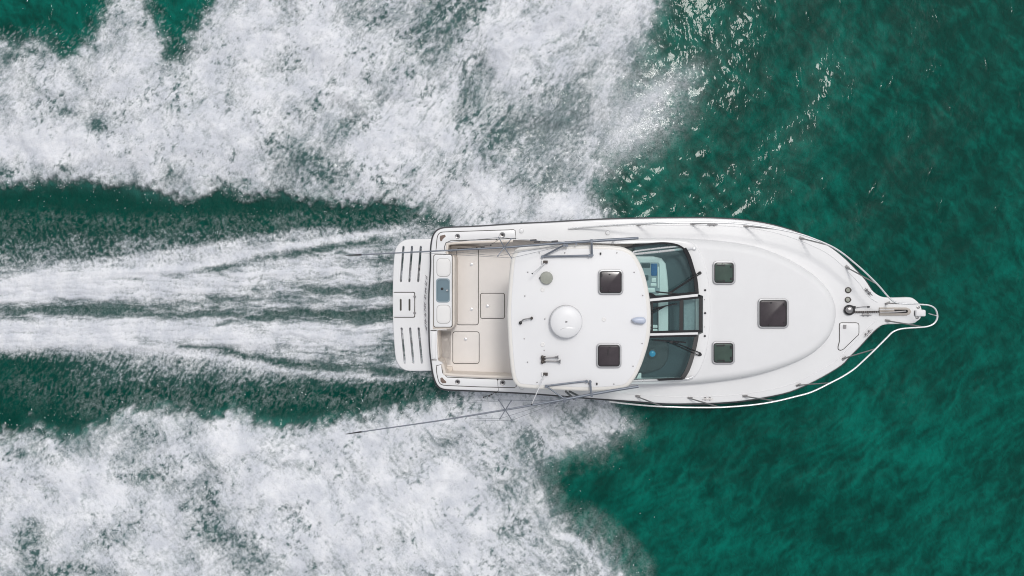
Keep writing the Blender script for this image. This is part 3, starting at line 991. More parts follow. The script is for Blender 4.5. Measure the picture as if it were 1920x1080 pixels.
# transom bait station
b = MB()
bait = [(812.5, 478), (846, 477.5), (851, 480), (853, 486), (853, 607), (851, 613), (846, 617), (836, 618.5), (811, 617.5)]
b.slab(xy(bait, 1.21), FH, 1.215, .03, 4)
station = b.build('bait_station', M['beige'], yacht)
b = MB(); b.slab(xy(rrect(812.6, 476.8, 848.6, 614, 4), 1.22), 1.19, 1.222, 0); b.build('seal', M['seam'], station)
b = MB(); b.slab(xy(rrect(813.6, 477.8, 847.4, 613, 4), 1.22), 1.2, 1.236, .012, 3, holes=[xy(rrect(817.8, 522, 843.6, 567, 6), 1.23)])
b.build('station_top', M['gelcoat'], station)
for y0, y1 in ((485, 518), (572.5, 606)):
    b = MB(); b.slab(xy(rrect(818.5, y0 - .8, 844.6, y1 + .8, 7.5), 1.24), 1.235, 1.239, 0); b.build('lid_seal', mat('light_seal', (.40, .39, .38), .6), station)
    b = MB(); b.slab(xy(rrect(819.4, y0, 843.8, y1, 7), 1.24), 1.236, 1.25, .01, 3); b.build('lid', M['pad'], station)
b = MB()
o_ = xy(rrect(817.5, 521.7, 843.9, 567.3, 6), 1.235); i_ = xy(rrect(819.8, 524, 841.6, 565, 5), 1.235)
b.slab(o_, 1.21, 1.243, .004, 2, holes=[i_]); b.build('basin_rim', mat('basin_rim_grey', (.26, .33, .37), .35), station)
b = MB(); b.slab(xy(rrect(818.0, 522.2, 843.4, 566.8, 6), 1.235), 1.17, 1.2225, 0); b.build('basin', M['sink'], station)
b = MB(); b.lathe(U(829, 541.5, 1.222), [(.028, 0), (.028, .01), (.012, .012)], 12); b.build('drain', M['black'], station)
b = MB(); b.lathe(U(838.5, 544.5, 1.222), [(.022, 0), (.022, .03), (.012, .05)], 12); b.build('tap', M['satin'], station)

# transom gate
b = MB()
b.slab(xy([(807.5, 622.5), (815.5, 621.5), (817.5, 672), (810, 674.5)], 1.22), .55, 1.218, .02, 3)
gate = b.build('transom_gate', M['gelcoat'], yacht)
b = MB(); b.slab(xy([(815.6, 621), (820.5, 621), (823.5, 671), (817.6, 672)], 1.15), .55, 1.15, .015, 3); b.build('gate_lining', M['beige'], gate)
for yy in (619.5, 674.8):
    b = MB(); b.box(U(813, yy, 1.2), .13, .016, .008); b.build('gap_seal', M['seam'], gate)
b = MB(); b.slab(xy(rrect(836, 688, 848, 697, 2), .75), FH, .75, .02, 2); b.build('step', M['beige'], yacht)
b = MB(); b.slab(xy([(820, 621), (846, 621), (846, 684), (832, 684), (824, 672)], .62), FH, .62, .015, 3); b.build('gate_sill', M['floor'], yacht)

# floor hatches
def floor_hatch(x0, y0, x1, y1, r, latch):
    b = MB(); b.slab(xy(rrect(x0 - 1.1, y0 - 1.1, x1 + 1.1, y1 + 1.1, r + 1), FH), FH - .01, FH + .004, 0)
    g = b.build('floor_hatch', M['seam'], yacht)
    b = MB(); b.slab(xy(rrect(x0, y0, x1, y1, r), FH), FH - .008, FH + .014, .008, 2)
    b.build('lid', M['floor'], g)
    for lx, ly in latch:
        b = MB(); b.lathe(U(lx, ly, FH + .012), [(.034, 0), (.034, .008), (.02, .012)], 14)
        b.box(U(lx, ly, FH + .024), .05, .012, .006, .6)
        b.build('latch', M['satin'], g)
floor_hatch(857, 466, 896.5, 608.5, 4, [(884, 496), (884, 580)])
floor_hatch(901.5, 550.5, 945.5, 596.5, 3, [(914, 574)])
floor_hatch(849.5, 622.5, 898, 681, 4, [(873, 636)])

# gunwale panels
def panel(pts, name='gunwale_panel'):
    b = MB(); b.slab(xy(pts, 1.2), 1.19, 1.2035, 0)
    g = b.build(name, M['seam'], yacht)
    ins = inset_px([Vector(p) for p in pts], 1.3)
    A = sum(pts[i][0] * pts[(i + 1) % len(pts)][1] - pts[(i + 1) % len(pts)][0] * pts[i][1] for i in range(len(pts)))
    if A < 0: ins = inset_px([Vector(p) for p in pts], -1.3)
    b = MB(); b.slab(xy(ins, 1.2), 1.192, 1.212, .008, 2)
    b.build('panel_lid', M['gelcoat'], g)
    return g
PP = catmull([(817, 470), (818.5, 450), (821, 440), (827, 435), (840, 434)], 3, False) + [Vector(v) for v in ((900, 432), (963, 430), (966.5, 432), (967.5, 447.5), (900, 450.3), (845, 452.2), (836.5, 456), (834, 463), (834, 470.5), (824, 471))]
panel(PP)
SPn = [Vector(v) for v in ((828, 683), (830.5, 699), (838, 706.5), (900, 709), (968, 711.5), (968.5, 725), (964, 727.5), (900, 726), (840, 723.5))] + catmull([(832, 723), (825, 720), (821, 712), (818, 697), (818, 685)], 3, False)
panel(SPn)

def rod_holder(x, y, big=1.0):
    b = MB(); b.lathe(U(x, y, 1.21), [(.055 * big, 0), (.055 * big, .01), (.045 * big, .016), (.030 * big, .012)], 18)
    g = b.build('rod_holder', M['steel'], yacht)
    b = MB(); b.lathe(U(x, y, 1.2235), [(.026 * big, 0), (.024 * big, .003)], 14)
    b.build('socket', M['black'], g)
for a in ((858, 443, .95), (942, 440.5, 1.05), (858, 716, .95), (942.5, 717.5, 1.05)): rod_holder(*a)
for pts in ([(825, 442), (834, 440), (836, 443), (830, 448.5), (828.5, 452), (825.5, 452), (824.5, 447)], [(825.5, 709), (829, 707.5), (833, 712), (837, 716), (836, 718.5), (829, 718.5), (826, 715)]):
    b = MB(); b.slab(xy(inset_px([Vector(p) for p in pts], 1.0 if sum(pts[i][0] * pts[(i + 1) % 7][1] - pts[(i + 1) % 7][0] * pts[i][1] for i in range(7)) < 0 else -1.0), 1.215), 1.2, 1.2155, .004, 2)
    g = b.build('corner_pocket', M['pad'], yacht)
    b = MB(); b.slab(xy(pts, 1.22), 1.205, 1.219, .003, 2); b.build('mesh_insert', M['brown'], g)
def cap(x, y, r=.042, m='gelcoat', h=1.2):
    b = MB(); b.lathe(U(x, y, h), [(r * 1.2, 0), (r * 1.2, .006)], 18)
    g = b.build('filler_cap', M['frame'], yacht)
    b = MB(); b.lathe(U(x, y, h + .004), [(r, 0), (r, .012), (r * .7, .016)], 18)
    b.build('cap_top', M[m], g)
for x, y in ((977.5, 433), (1139.5, 436.5), (978.5, 726.5)): cap(x, y)

# cabin trunk -------------------------------------------------------------
TT = 1.50
TOUT = catmull([(1150, 447), (1240, 445.5), (1300, 448), (1340, 450.5), (1400, 458.5), (1440, 470), (1480, 487.5), (1520, 512.5), (1545, 537), (1559, 561), (1563.5, 585), (1559, 612), (1545, 638.5), (1515, 665), (1470, 686), (1410, 703.5), (1340, 714.5), (1290, 718.5), (1240, 718.5), (1150, 718)], 4, False)
TIN = [(1150, 711), (1240, 711), (1281, 710), (1291, 694), (1300, 670), (1306, 645), (1309, 628), (1318, 624), (1318, 555), (1309, 552), (1305, 522), (1299, 500), (1292, 480), (1284, 467), (1270, 459), (1250, 455.5), (1229, 456), (1150, 457)]
to = xy(TOUT, 1.22)
ti = xy(TIN, TT)
rl = []
for p in TOUT:
    t = sstep(1230, 1330, np.float32(p.x))
    rl.append(float(.045 + .165 * t))
rl += [.004] * len(ti)
b = MB(); b.slab(to + ti, 1.195, TT, rl, 7, rz=.24)
trunk = b.build('cabin_trunk', M['nonskid'], yacht, angle=60)
# raised windscreen base
WB = catmull([(1170, 449.5), (1250, 448.5), (1290, 452), (1306, 464), (1319, 490), (1328, 525), (1331.5, 560), (1331, 610), (1326, 650), (1316, 685), (1304, 705), (1288, 714), (1240, 715.5), (1170, 716)], 4, False)
wo = xy(WB, TT); wi = xy([(p[0], p[1]) for p in TIN], TT + .05)
b = MB(); b.slab(wo + wi, TT - .03, TT + .05, [.05] * len(wo) + [.003] * len(wi), 4, rz=.05)
wbase = b.build('windscreen_base', M['gelcoat'], yacht, angle=60)
for x, y, r in ((1322, 544, .022), (1322, 587, .022), (1321.5, 630, .022), (1321, 562, .007), (1321, 613, .007)):
    b = MB(); b.lathe(U(x, y, TT + .05), [(r, 0), (r, .012), (r * .6, .018)], 12); b.build('stud', M['greyrub'], wbase)

# deck hatches ------------------------------------------------------------
def hatch(x0, y0, x1, y1, h, lens, marks):
    b = MB(); b.slab(xy(rrect(x0 + 4.2, y0 + 4.2, x1 - 4.2, y1 - 4.2, 4), h), h - .01, h + .024, .006, 2)
    g = b.build('deck_hatch', M[lens], yacht)
    b = MB(); b.slab(xy(rrect(x0, y0, x1, y1, 7.5), h), h - .012, h + .034, .012, 3, holes=[xy(rrect(x0 + 2.9, y0 + 2.9, x1 - 2.9, y1 - 2.9, 5.5), h + .02)])
    b.build('frame', M['frame'], g)
    b = MB(); b.slab(xy(rrect(x0 + 2.8, y0 + 2.8, x1 - 2.8, y1 - 2.8, 5.5), h), h - .008, h + .027, .003, 2, holes=[xy(rrect(x0 + 4.9, y0 + 4.9, x1 - 4.9, y1 - 4.9, 4), h + .02)])
    b.build('gasket', M['black'], g)
    for mx_, my_, w_, h_ in marks:
        b = MB(); b.box(U(mx_, my_, h + .02), w_, h_, .014); b.build('hinge', M['black'], g)
    return g
hatch(1336, 489.5, 1378.5, 533.5, TT, 'lensg', [(1350, 497.5, .13, .02), (1350, 526.5, .13, .02), (1357.5, 497.5, .03, .035), (1357.5, 526.5, .03, .035), (1371.5, 500, .04, .04), (1371.5, 522.5, .04, .04)])
hatch(1334.5, 640, 1377.5, 683, TT, 'lensg', [(1349, 648, .13, .02), (1350, 675.5, .13, .02), (1357, 647.5, .03, .035), (1357, 676, .03, .035), (1371, 651, .04, .06), (1371, 671.5, .04, .06)])
hatch(1420.5, 559.5, 1478, 615.5, TT, 'lensb', [(1445.5, 567.5, .03, .03), (1471.5, 571, .04, .04), (1443, 610, .04, .03), (1471, 605, .03, .03)])

# helm interior -----------------------------------------------------------
b = MB()
dash_out = [(1190, 458), (1250, 458), (1284, 470), (1298, 502), (1306, 552), (1314, 556), (1314, 622), (1306, 626), (1298, 668), (1278, 708), (1190, 711), (1190, 626), (1222, 626), (1222, 558), (1190, 556)]
b.slab(xy(dash_out, 1.33), 1.0, 1.33, .02, 3)
dash = b.build('dashboard', M['dash'], yacht)
b = MB(); b.slab(xy(catmull([(1190, 480.5), (1225, 480.5), (1240, 484), (1248, 494), (1251, 515), (1253, 540), (1253, 554), (1190, 554)], 1), 1.45), 1.3, 1.5, .05, 4)
con = b.build('helm_console', M['console'], dash)
b = MB(); b.slab(xy(rrect(1190, 492, 1237, 551, 4), 1.5), 1.46, 1.51, .012, 2); b.build('instrument_panel', M['panel'], con)
for x0, y0, x1, y1, m in ((1221, 494, 1232, 517, 'screen'), (1203, 493.5, 1219, 502, 'dash'), (1206, 516, 1216, 526, 'dash'), (1222, 521, 1230, 529, 'console'), (1220, 531, 1231, 537, 'console'), (1204, 540, 1228, 548, 'console'), (1233, 500, 1236, 540, 'console')):
    b = MB(); b.slab(xy(rrect(x0, y0, x1, y1, 1.2), 1.52), 1.5, 1.522, .005, 2); b.build('instrument', M[m], con)
# companionway between the panes
for x0, y0, x1, y1, m, h in ((1235, 560, 1253, 622, 'console', 1.42), (1255, 560, 1274, 622, 'dash', 1.36), (1223, 610, 1233, 615, 'console', 1.42), (1223, 617, 1233, 621, 'console', 1.42), (1305.5, 559, 1311.5, 620, 'console', 1.44), (1282, 559, 1304, 620, 'panel', 1.36)):
    b = MB(); b.slab(xy(rrect(x0, y0, x1, y1, 1), h), 1.2, h, .01, 2); b.build('companionway_trim', M[m], dash)
b = MB(); b.slab(xy(catmull([(1190, 640), (1225, 638), (1248, 640), (1254, 650), (1253, 672), (1244, 688), (1228, 696), (1190, 698)], 2), 1.4), 1.3, 1.42, .05, 4)
b.build('lounge_pad', M['seat'], dash)
b = MB(); b.lathe(U(1223, 663, 1.42), [(.11, 0), (.11, .02), (.09, .035)], 24); cp = b.build('compass', M['seat'], dash)
b = MB(); b.lathe(U(1223, 663, 1.452), [(.068, 0), (.06, .03), (.03, .045)], 20); b.build('compass_dome', M['cyan'], cp)
b = MB(); b.slab(xy([(1198, 700), (1202.5, 698), (1202.5, 711), (1193, 711)], 1.4), 1.3, 1.4, 0); b.build('side_trim', M['console'], dash)

# windscreen --------------------------------------------------------------
def wh(px): return 2.44 - (px - 1178) / (1308 - 1178) * .86
b = MB()
PANE_P = [(1176, 464), (1200, 459.5), (1229, 456.5), (1250, 456), (1271, 460), (1285, 468.5), (1293, 482), (1300, 503), (1306, 525), (1308.5, 551), (1262, 556.5), (1215, 561.5), (1190, 555)]
b.sheet(px3(PANE_P, wh))
wsn = b.build('windscreen_pane', M['glass'], yacht)
def frame_strip(pts, w, par, m='black', dz=.004, th=.02, name='pane_frame'):
    b = MB(); b.ribbon([U(x, y, wh(x) + dz) for x, y in pts], w, th)
    return b.build(name, M[m], par)
frame_strip(catmull([(1172, 465), (1200, 460), (1229, 456.3), (1250, 456), (1271, 460), (1284, 468)], 3, False), .035, wsn)
frame_strip(catmull([(1283, 466), (1291, 481), (1298, 503), (1304, 525), (1306.5, 551)], 3, False), .075, wsn)
frame_strip([(1218, 559), (1262, 554), (1306, 549)], .055, wsn)
frame_strip(catmull([(1214, 552), (1222, 552), (1230, 558)], 3, False), .05, wsn)
PANE_C = [(1195, 567), (1222, 565.5), (1316, 556), (1315.5, 622), (1222, 624.5), (1195, 624.5)]
b = MB(); b.sheet(px3(PANE_C, lambda x: wh(x) + .012)); wsc = b.build('windscreen_pane', M['glass'], yacht)
frame_strip([(1216, 567.5), (1270, 562), (1317, 557)], .04, wsc, dz=.016)
frame_strip([(1218, 623), (1270, 621.5), (1316, 620.5)], .045, wsc, dz=.016)
frame_strip([(1314, 557), (1313, 621)], .06, wsc, dz=.016)
frame_strip([(1277.5, 562), (1276.5, 620)], .075, wsc, dz=.016)
frame_strip([(1222.5, 566), (1222.5, 622)], .03, wsc, dz=.016)
PANE_S = [(1190, 632), (1219, 630), (1308, 627), (1306, 645), (1302, 662), (1297, 678), (1291, 695), (1281, 710), (1240, 711), (1192, 713), (1180, 713)]
b = MB(); b.sheet(px3(PANE_S, wh)); wss = b.build('windscreen_pane', M['glass'], yacht)
frame_strip([(1212, 631.5), (1260, 629.8), (1307, 628.5)], .05, wss)
frame_strip(catmull([(1306, 628), (1302.5, 647), (1296, 673), (1288, 695), (1279, 709)], 3, False), .085, wss)
frame_strip([(1185, 713.5), (1240, 711.5), (1280, 709.5)], .045, wss)
b = MB(); b.ribbon([U(x, y, wh(x) + .02) for x, y in ((1212, 563), (1262, 558), (1308, 553.2))], .05, .03); b.build('windscreen_mullion', M['gelcoat'], yacht)
b = MB(); b.ribbon([U(x, y, wh(x) + .02) for x, y in ((1212, 627), (1260, 626), (1308, 624.8))], .045, .03); b.build('windscreen_mullion', M['gelcoat'], yacht)

def wiper(base_, elbow, b0, b1):
    b = MB()
    x, y = base_
    B = U(x, y, TT + .075)
    b.lathe(U(x, y, TT + .045), [(.035, 0), (.03, .035)], 10)
    E = U(*elbow, wh(elbow[0]) + .07)
    off = Vector((.012, .028, 0))
    b.tube([B + off, E + off * .5], .011, 6); b.tube([B - off, E - off * .5], .011, 6)
    g = b.build('wiper', M['black'], yacht)
    b = MB(); m_ = ((b0[0] + b1[0]) / 2, (b0[1] + b1[1]) / 2)
    b.ribbon([U(*b0, wh(b0[0]) + .035), U(*m_, wh(m_[0]) + .05), U(*b1, wh(b1[0]) + .035)], .026, .018)
    b.box(U(*elbow, wh(elbow[0]) + .05), .06, .045, .03)
    b.build('wiper_blade', M['black'], g)
wiper((1312, 512), (1256, 549), (1230, 547), (1276, 552))
wiper((1312.5, 664.5), (1258, 641), (1227, 637.5), (1286, 642))
b = MB(); b.tube([U(1221, 584, wh(1221) + .05), U(1250, 573, wh(1250) + .06)], .012, 6); b.tube([U(1221, 589, wh(1221) + .05), U(1250, 573, wh(1250) + .06)], .009, 6)
g = b.build('wiper', M['black'], yacht)
b = MB(); b.ribbon([U(1226, 578, wh(1226) + .04), U(1269, 569.5, wh(1269) + .04)], .022, .016); b.build('wiper_blade', M['black'], g)

# hardtop ------------------------------------------------------------------
HT = 2.66
HTO = catmull([(971, 465), (999, 460.5), (1070, 459), (1125, 459.5), (1162, 462), (1177, 467), (1188, 474.5), (1199, 491), (1208.5, 513), (1216, 544), (1220, 576), (1220.5, 600), (1218, 635), (1207, 674), (1195.5, 701.5), (1186, 716), (1177, 725.5),
               (1158.5, 731), (1107, 734), (1051, 732), (982.5, 728), (968, 722), (960, 707), (954.5, 662.5), (951, 603), (951, 575), (953, 539), (957.5, 489), (962, 476)], 3)
b = MB(); b.slab(xy(HTO, HT - .03), HT - .11, HT - .006, .05, 5)
hardtop = b.build('hardtop', M['cream'], yacht)
b = MB(); b.slab(xy(inset_px(HTO, 7), HT), HT - .05, HT, .02, 4); b.build('hardtop_skin', M['hardtop'], hardtop)
for x, y in ((1011, 474), (1059, 474), (1156.5, 474), (1189, 510.5), (1205, 554), (989.5, 510.5), (984, 555), (1021.5, 598), (983, 635), (1020.5, 657), (989, 679), (1007, 717), (1204, 644), (1187, 686.5), (1151, 720), (1103, 719.5)):
    b = MB(); b.lathe(U(x, y, HT - .001), [(.013, 0), (.012, .008), (.006, .012)], 10); b.build('bolt', M['steel'], hardtop)
for x, y in ((1126, 475.5), (1119, 719.5)):
    b = MB(); b.box(U(x, y, HT - .001), .025, .04, .03); b.build('eye_plate', M['black'], hardtop)
for x, y in ((1017.5, 543.5), (1132.5, 599), (1017.5, 646)):
    b = MB(); b.lathe(U(x, y, HT - .001), [(.042, 0), (.042, .006), (.03, .012), (.028, .008)], 18); b.build('vent_ring', M['pad'], hardtop)
hatch(1121, 505.5, 1168.5, 552.5, HT, 'lensb', [(1143, 514.5, .03, .02), (1143, 545.5, .03, .02), (1128, 516, .03, .05), (1128, 541, .03, .05)])
hatch(1118, 643.5, 1165, 690, HT, 'lensb', [(1143, 651, .03, .02), (1140, 660, .012, .1)])
# support legs under the hardtop
for x, y in ((985, 468), (985, 716), (1175, 470), (1168, 716)):
    b = MB(); p = U(x, y, HT - .1); b.tube([(p.x, p.y, 1.15), (p.x, p.y, HT - .1)], .028, 10); b.build('hardtop_leg', M['satin'], hardtop)
for a, c, x, y in (((1061, 734), (1076, 748), 0, 0), ((1068, 734), (1092, 746), 0, 0)):
    b = MB(); b.tube([U(*a, HT - .1), U(*c, DECK_H + .02)], .022, 8); b.build('hardtop_leg', M['greyrub'], hardtop)

# radome
b = MB(); b.lathe(U(1061, 602, HT), [(.20, -.004), (.20, .05), (.285, .07), (.300, .10), (.300, .155), (.285, .20), (.24, .228), (.12, .242), (.01, .245)], 48)
rad = b.build('radome', M['hardtop'], yacht)
b = MB(); c = U(1062.5, 603.5, HT + .245); b.sheet([c + Vector((-.022, .02, .004)), c + Vector((.024, 0, .004)), c + Vector((-.022, -.02, .004))], .006)
b.build('arrow_mark', M['letter'], rad)
b = MB(); b.lathe(U(1061, 602, HT + .1), [(.302, 0), (.304, .008), (.302, .016)], 48); b.build('seam_ring', M['frame'], rad)
b = MB(); b.tube(catmull([U(1047, 622, HT + .222), U(1053, 617, HT + .236), U(1061, 615, HT + .241), U(1073, 615, HT + .236), U(1085, 615.3, HT + .219)], 4, False), .005, 5); b.build('moulded_line', M['frame'], rad)

# satellite puck, horn, nav light, masthead arm
b = MB(); b.lathe(U(1024.5, 521, HT), [(.105, 0), (.12, .02), (.12, .05), (.11, .075), (.05, .085)], 28); puck = b.build('satellite_antenna', M['olive'], yacht)
b = MB(); b.box(U(1012.5, 521, HT + .02), .03, .03, .03, .78); b.build('cable_gland', M['black'], puck)
b = MB(); b.box(U(1019, 673.5, HT), .08, .12, .05)
for yy in (669, 678): b.lathe(U(1017, yy, HT), [(.03, 0), (.03, .08), (.01, .09)], 10)
horn = b.build('horn', M['chain'], yacht)
for p0, p1 in (((1021, 671), (1047, 669.5)), ((1021, 676.5), (1051, 678))):
    d0, d1 = U(*p0, HT + .08), U(*p1, HT + .08)
    b = MB(); t = (d1 - d0)
    b.tube([d0, d0 + t * .72, d0 + t * .9, d1], [.012, .013, .02, .042], 12); b.build('trumpet', M['steel'], horn)
b = MB()
bl = catmull([(1185, 600), (1190, 596.5), (1198, 595), (1207, 595.3), (1210.5, 598), (1211, 604), (1207, 607.5), (1197, 607), (1189, 605)], 2)
b.slab(xy(bl, HT + .1), HT + .02, HT + .13, .05, 5); sl = b.build('searchlight', M['blueg'], yacht)
b = MB(); b.lathe(U(1200, 602, HT), [(.05, 0), (.04, .03)], 12); b.build('light_foot', M['pad'], sl)
b = MB(); b.tube(catmull([U(976, 605, HT + .03), U(981, 599.5, HT + .09), U(990, 597.5, HT + .1), U(996, 596, HT + .06)], 4, False), .012, 8); arm = b.build('masthead_arm', M['steel'], yacht)
b = MB(); b.lathe(U(976, 604.8, HT), [(.03, 0), (.03, .06), (.015, .07)], 12); b.build('arm_foot', M['black'], arm)
b = MB(); b.lathe(U(997, 596, HT), [(.025, 0), (.025, .08), (.012, .09)], 12); b.build('lamp_head', M['chain'], arm)
# whip aerial mounts
def aerial(x, y, tip, h1):
    b = MB(); b.box(U(x, y, HT), .08, .05, .05); g = b.build('aerial', M['chain'], yacht)
    b = MB(); b.box(U(x - 6, y, HT), .02, .06, .06); b.build('mount_plate', M['pad'], g)
    b = MB(); b.tube([U(x - 2, y + (6 if tip[1] > y else -5) * .5, HT + .05), U(*tip, h1)], [.012, .006], 8); b.build('whip', M['satin'], g)
    b = MB(); b.lathe(U(*tip, h1 - .02), [(.012, 0), (.014, .02), (.006, .03)], 8); b.build('whip_tip', M['black'], g)
aerial(1023, 491, (998, 513), HT + .3)
aerial(1023, 701, (997, 758), HT + .9)

# grab rails beside the windscreen
b = MB(); b.tube(catmull([U(1186, 476, 2.55), U(1192, 471, 2.5), U(1230, 466, 2.15), U(1268, 462.3, 1.82), U(1276, 463, 1.74), U(1281, 466, 1.66)], 4, False), .018, 8)
b.build('windscreen_rail', M['satin'], yacht)
b = MB(); b.tube([U(1186, 477, 2.56), U(1245, 471, 2.05), U(1285, 466.5, 1.62), U(1298, 466, 1.57)], .022, 8); b.lathe(U(1301, 466.5, TT + .03), [(.05, 0), (.045, .025), (.02, .04)], 12)
b.build('windscreen_rail', M['satin'], yacht)
b = MB(); b.tube(catmull([U(1184, 714.5, 2.5), U(1230, 712.5, 2.1), U(1279, 710.5, 1.66), U(1290, 709.5, 1.6), U(1298, 706.5, 1.57)], 4, False), .024, 8); b.lathe(U(1298.5, 706, TT + .03), [(.04, 0), (.03, .03)], 12)
b.build('windscreen_rail', M['satin'], yacht)

# outriggers ----------------------------------------------------------------
def outrigger(path, heights, tipn, spread, arms_end, brackets, label):
    b = MB()
    pts = [U(x, y, h) for (x, y), h in zip(path, heights)]
    n = len(pts)
    r = [.010, .013, .018, .023, .027, .027, .025][:n]
    b.tube(pts, r, 10)
    g = b.build('outrigger', M['alu'], yacht)
    g['label'] = label
    b = MB(); b.tube([U(*tipn[0], heights[0]), U(*tipn[1], heights[0])], [.006, .016], 8); b.build('pole_tip', M['black'], g)
    cx, cy, ch = spread
    for ex, ey in arms_end:
        b = MB(); b.tube([U(cx, cy, ch + .01), U(ex, ey, ch + .04)], [.010, .007], 6); b.lathe(U(ex, ey, ch + .02), [(.014, 0), (.014, .03)], 8); b.build('spreader_arm', M['alu'], g)
    for p0, h0, p1, h1, rr_ in brackets:
        b = MB(); b.tube([U(*p0, h0), U(*p1, h1)], rr_, 8); b.lathe(U(*p0, h0 - .03), [(.026, 0), (.026, .06)], 10); b.lathe(U(*p1, h1 - .03), [(.026, 0), (.026, .06)], 10); b.build('bracket', M['alu'], g)
    return g
og = outrigger([(676, 477.6), (810, 471), (945, 464), (1055, 455.5), (1110, 452), (1150, 449.3), (1197, 446.5)], [3.15, 3.02, 2.9, 2.8, 2.76, 2.74, 2.72], ((648, 478.8), (678, 477.6)), (945.5, 464, 2.92), ((935, 445), (959, 447.5), (933.5, 480), (959, 483.5)),
          [((1017, 481), HT + .04, (1058, 459.5), 2.80, .016), ((1017, 481), HT + .05, (1105, 479), HT + .06, .018), ((1110, 478.5), HT + .05, (1109, 453), 2.78, .02)], 'outrigger lying close along the port side of the hardtop')
for y0, y1, x0 in ((451.5, 449, 996), (455, 453, 1003), (453, 452, 1036)):
    b = MB(); b.box(U(x0 + 4, (y0 + y1) / 2, 2.76), .12, .03, .04, .08); b.build('line_clip', M['greyrub'], og)
for cx_, cy_, a_, b_ in ((1062, 457.5, .06, .1), (1080, 455.5, .03, .07), (1109, 452.5, .04, .08)):
    b = MB(); b.box(U(cx_, cy_, 2.74), a_, b_, .055); b.build('clamp', M['alu'], og)
b = MB(); b.tube([U(x, y, 2.2) for x, y in ((834, 473), (918, 459.5), (929, 453.5), (935, 448.5))], .004, 5)
for x, y, w in ((905, 463.5, .08), (920, 460.5, .03), (931, 449.5, .03), (894, 464.5, .03)): b.box(U(x, y, 2.2), w, .02, .02, .1)
b.build('halyard', M['black'], og)
b = MB()
for a in ([(830, 470, 2.4), (934, 480.2, 2.94), (1052, 459, 2.8)], [(790, 474, 2.7), (959, 483.6, 2.94), (1060, 460, 2.8)], [(840, 455, 2.6), (935, 445, 2.94), (1052, 455, 2.8)]):
    b.tube([U(*p) for p in a], .003, 4)
b.build('rigging_line', M['alu'], og)
og = outrigger([(676, 810), (822, 789), (947, 768.5), (1055, 749.5), (1110, 739), (1150, 732), (1197, 724.5)], [3.15, 3.02, 2.9, 2.8, 2.76, 2.74, 2.72], ((648, 814), (678, 809.6)), (947.5, 768.7, 2.92), ((935, 749.5), (958.5, 751.2), (937.5, 785), (960, 788)),
          [((1024, 723.5), HT + .04, (1058, 748), 2.80, .016), ((1024, 723.5), HT + .05, (1100, 714.5), HT + .06, .018), ((1106.5, 715), HT + .05, (1108.5, 739), 2.78, .02)], 'outrigger angled out over the foam on the starboard side')
for cx_, cy_, a_, b_, r_ in ((1058, 748.5, .06, .1, .18), (1079, 746, .03, .08, .18), (1108.5, 739, .045, .08, .18), (1037, 753.5, .12, .05, .18)):
    b = MB(); b.box(U(cx_, cy_, 2.74), a_, b_, .055, r_); b.build('clamp', M['alu'], og)
b = MB(); b.tube([U(x, y, 2.2) for x, y in ((933, 711), (933.5, 722), (935, 732), (922, 739.5), (907, 744.5))], .004, 5)
for x, y, w in ((907, 744.5, .03), (917.5, 742.2, .04), (922, 739, .03), (930, 735.5, .05), (933, 711.5, .03)): b.box(U(x, y, 2.2), w, .025, .025, .3)
b.build('halyard', M['black'], og)
b = MB()
for a in ([(860, 753, 2.4), (935, 749.5, 2.94), (1035, 751, 2.8)], [(840, 757, 2.5), (958, 751, 2.94), (1050, 750, 2.8)], [(890, 789, 2.7), (960, 788, 2.94), (1045, 755, 2.8)], [(880, 784, 2.7), (937, 785, 2.94), (1040, 753, 2.8)]):
    b.tube([U(*p) for p in a], .003, 4)
b.build('rigging_line', M['alu'], og)

# bow rail --------------------------------------------------------------------
RH = 1.82
def rh(px):
    return DECK_H + .03 + (RH - DECK_H - .03) * float(sstep(1060, 1260, np.float32(px)))
pp = catmull([(1066, 428.5), (1100, 426), (1150, 422.5), (1200, 419.8), (1250, 418), (1300, 417.3), (1352, 417.8), (1400, 420.5), (1457, 429.5), (1504, 440), (1550, 457.5), (1576, 472), (1600, 491), (1625, 513), (1647, 535), (1659, 549), (1668, 559), (1678, 566.5), (1690, 569), (1710, 570), (1728, 571), (1742, 572.5), (1752, 577.5), (1757, 587), (1757, 598),
              (1750, 607.5), (1737, 612.5), (1720, 614), (1705, 615), (1688, 617), (1674, 622.5), (1663, 633), (1640, 656), (1615, 680), (1600, 693), (1580, 706), (1557, 718), (1522, 735), (1490, 744), (1457, 752), (1425, 757.5), (1393, 761), (1350, 763.8), (1300, 764), (1260, 763), (1230, 761.8), (1177, 757.3), (1142, 753)], 4, False)
b = MB(); b.tube([U(p.x, p.y, rh(p.x)) for p in pp], .0165, 10)
rail = b.build('bow_rail', M['satin'], yacht)
for (bx, by), (tx, ty) in (((1194, 421.5), (1240, 418.3)), ((1296, 420), (1350, 417.8)), ((1396, 424), (1460, 430)), ((1500, 446.5), (1556, 460.5)), ((1586, 501), (1644, 532)), ((1661, 568.5), (1700, 569.6)),
                           ((1193, 743), (1243, 762.3)), ((1291, 746), (1350, 763.7)), ((1394, 742.5), (1456, 752)), ((1494, 722), (1557, 718)), ((1580, 672), (1641, 654.5)), ((1661, 601), (1732, 613))):
    B = U(bx, by, DECK_H); T = U(tx, ty, rh(tx))
    b = MB(); d = (T - B)
    b.tube([B + Vector((.0, 0, .01)), B + d * .1 + Vector((0, 0, .015)), T], .014, 8)
    b.box(B + Vector((.03, 0, 0)), .10, .045, .016, math.atan2(d.y, d.x))
    b.build('stanchion', M['steel'], rail)
b = MB(); b.tube([U(1742, 588, 1.5), U(1756, 592, RH)], .012, 6); b.build('rail_strut', M['satin'], rail)

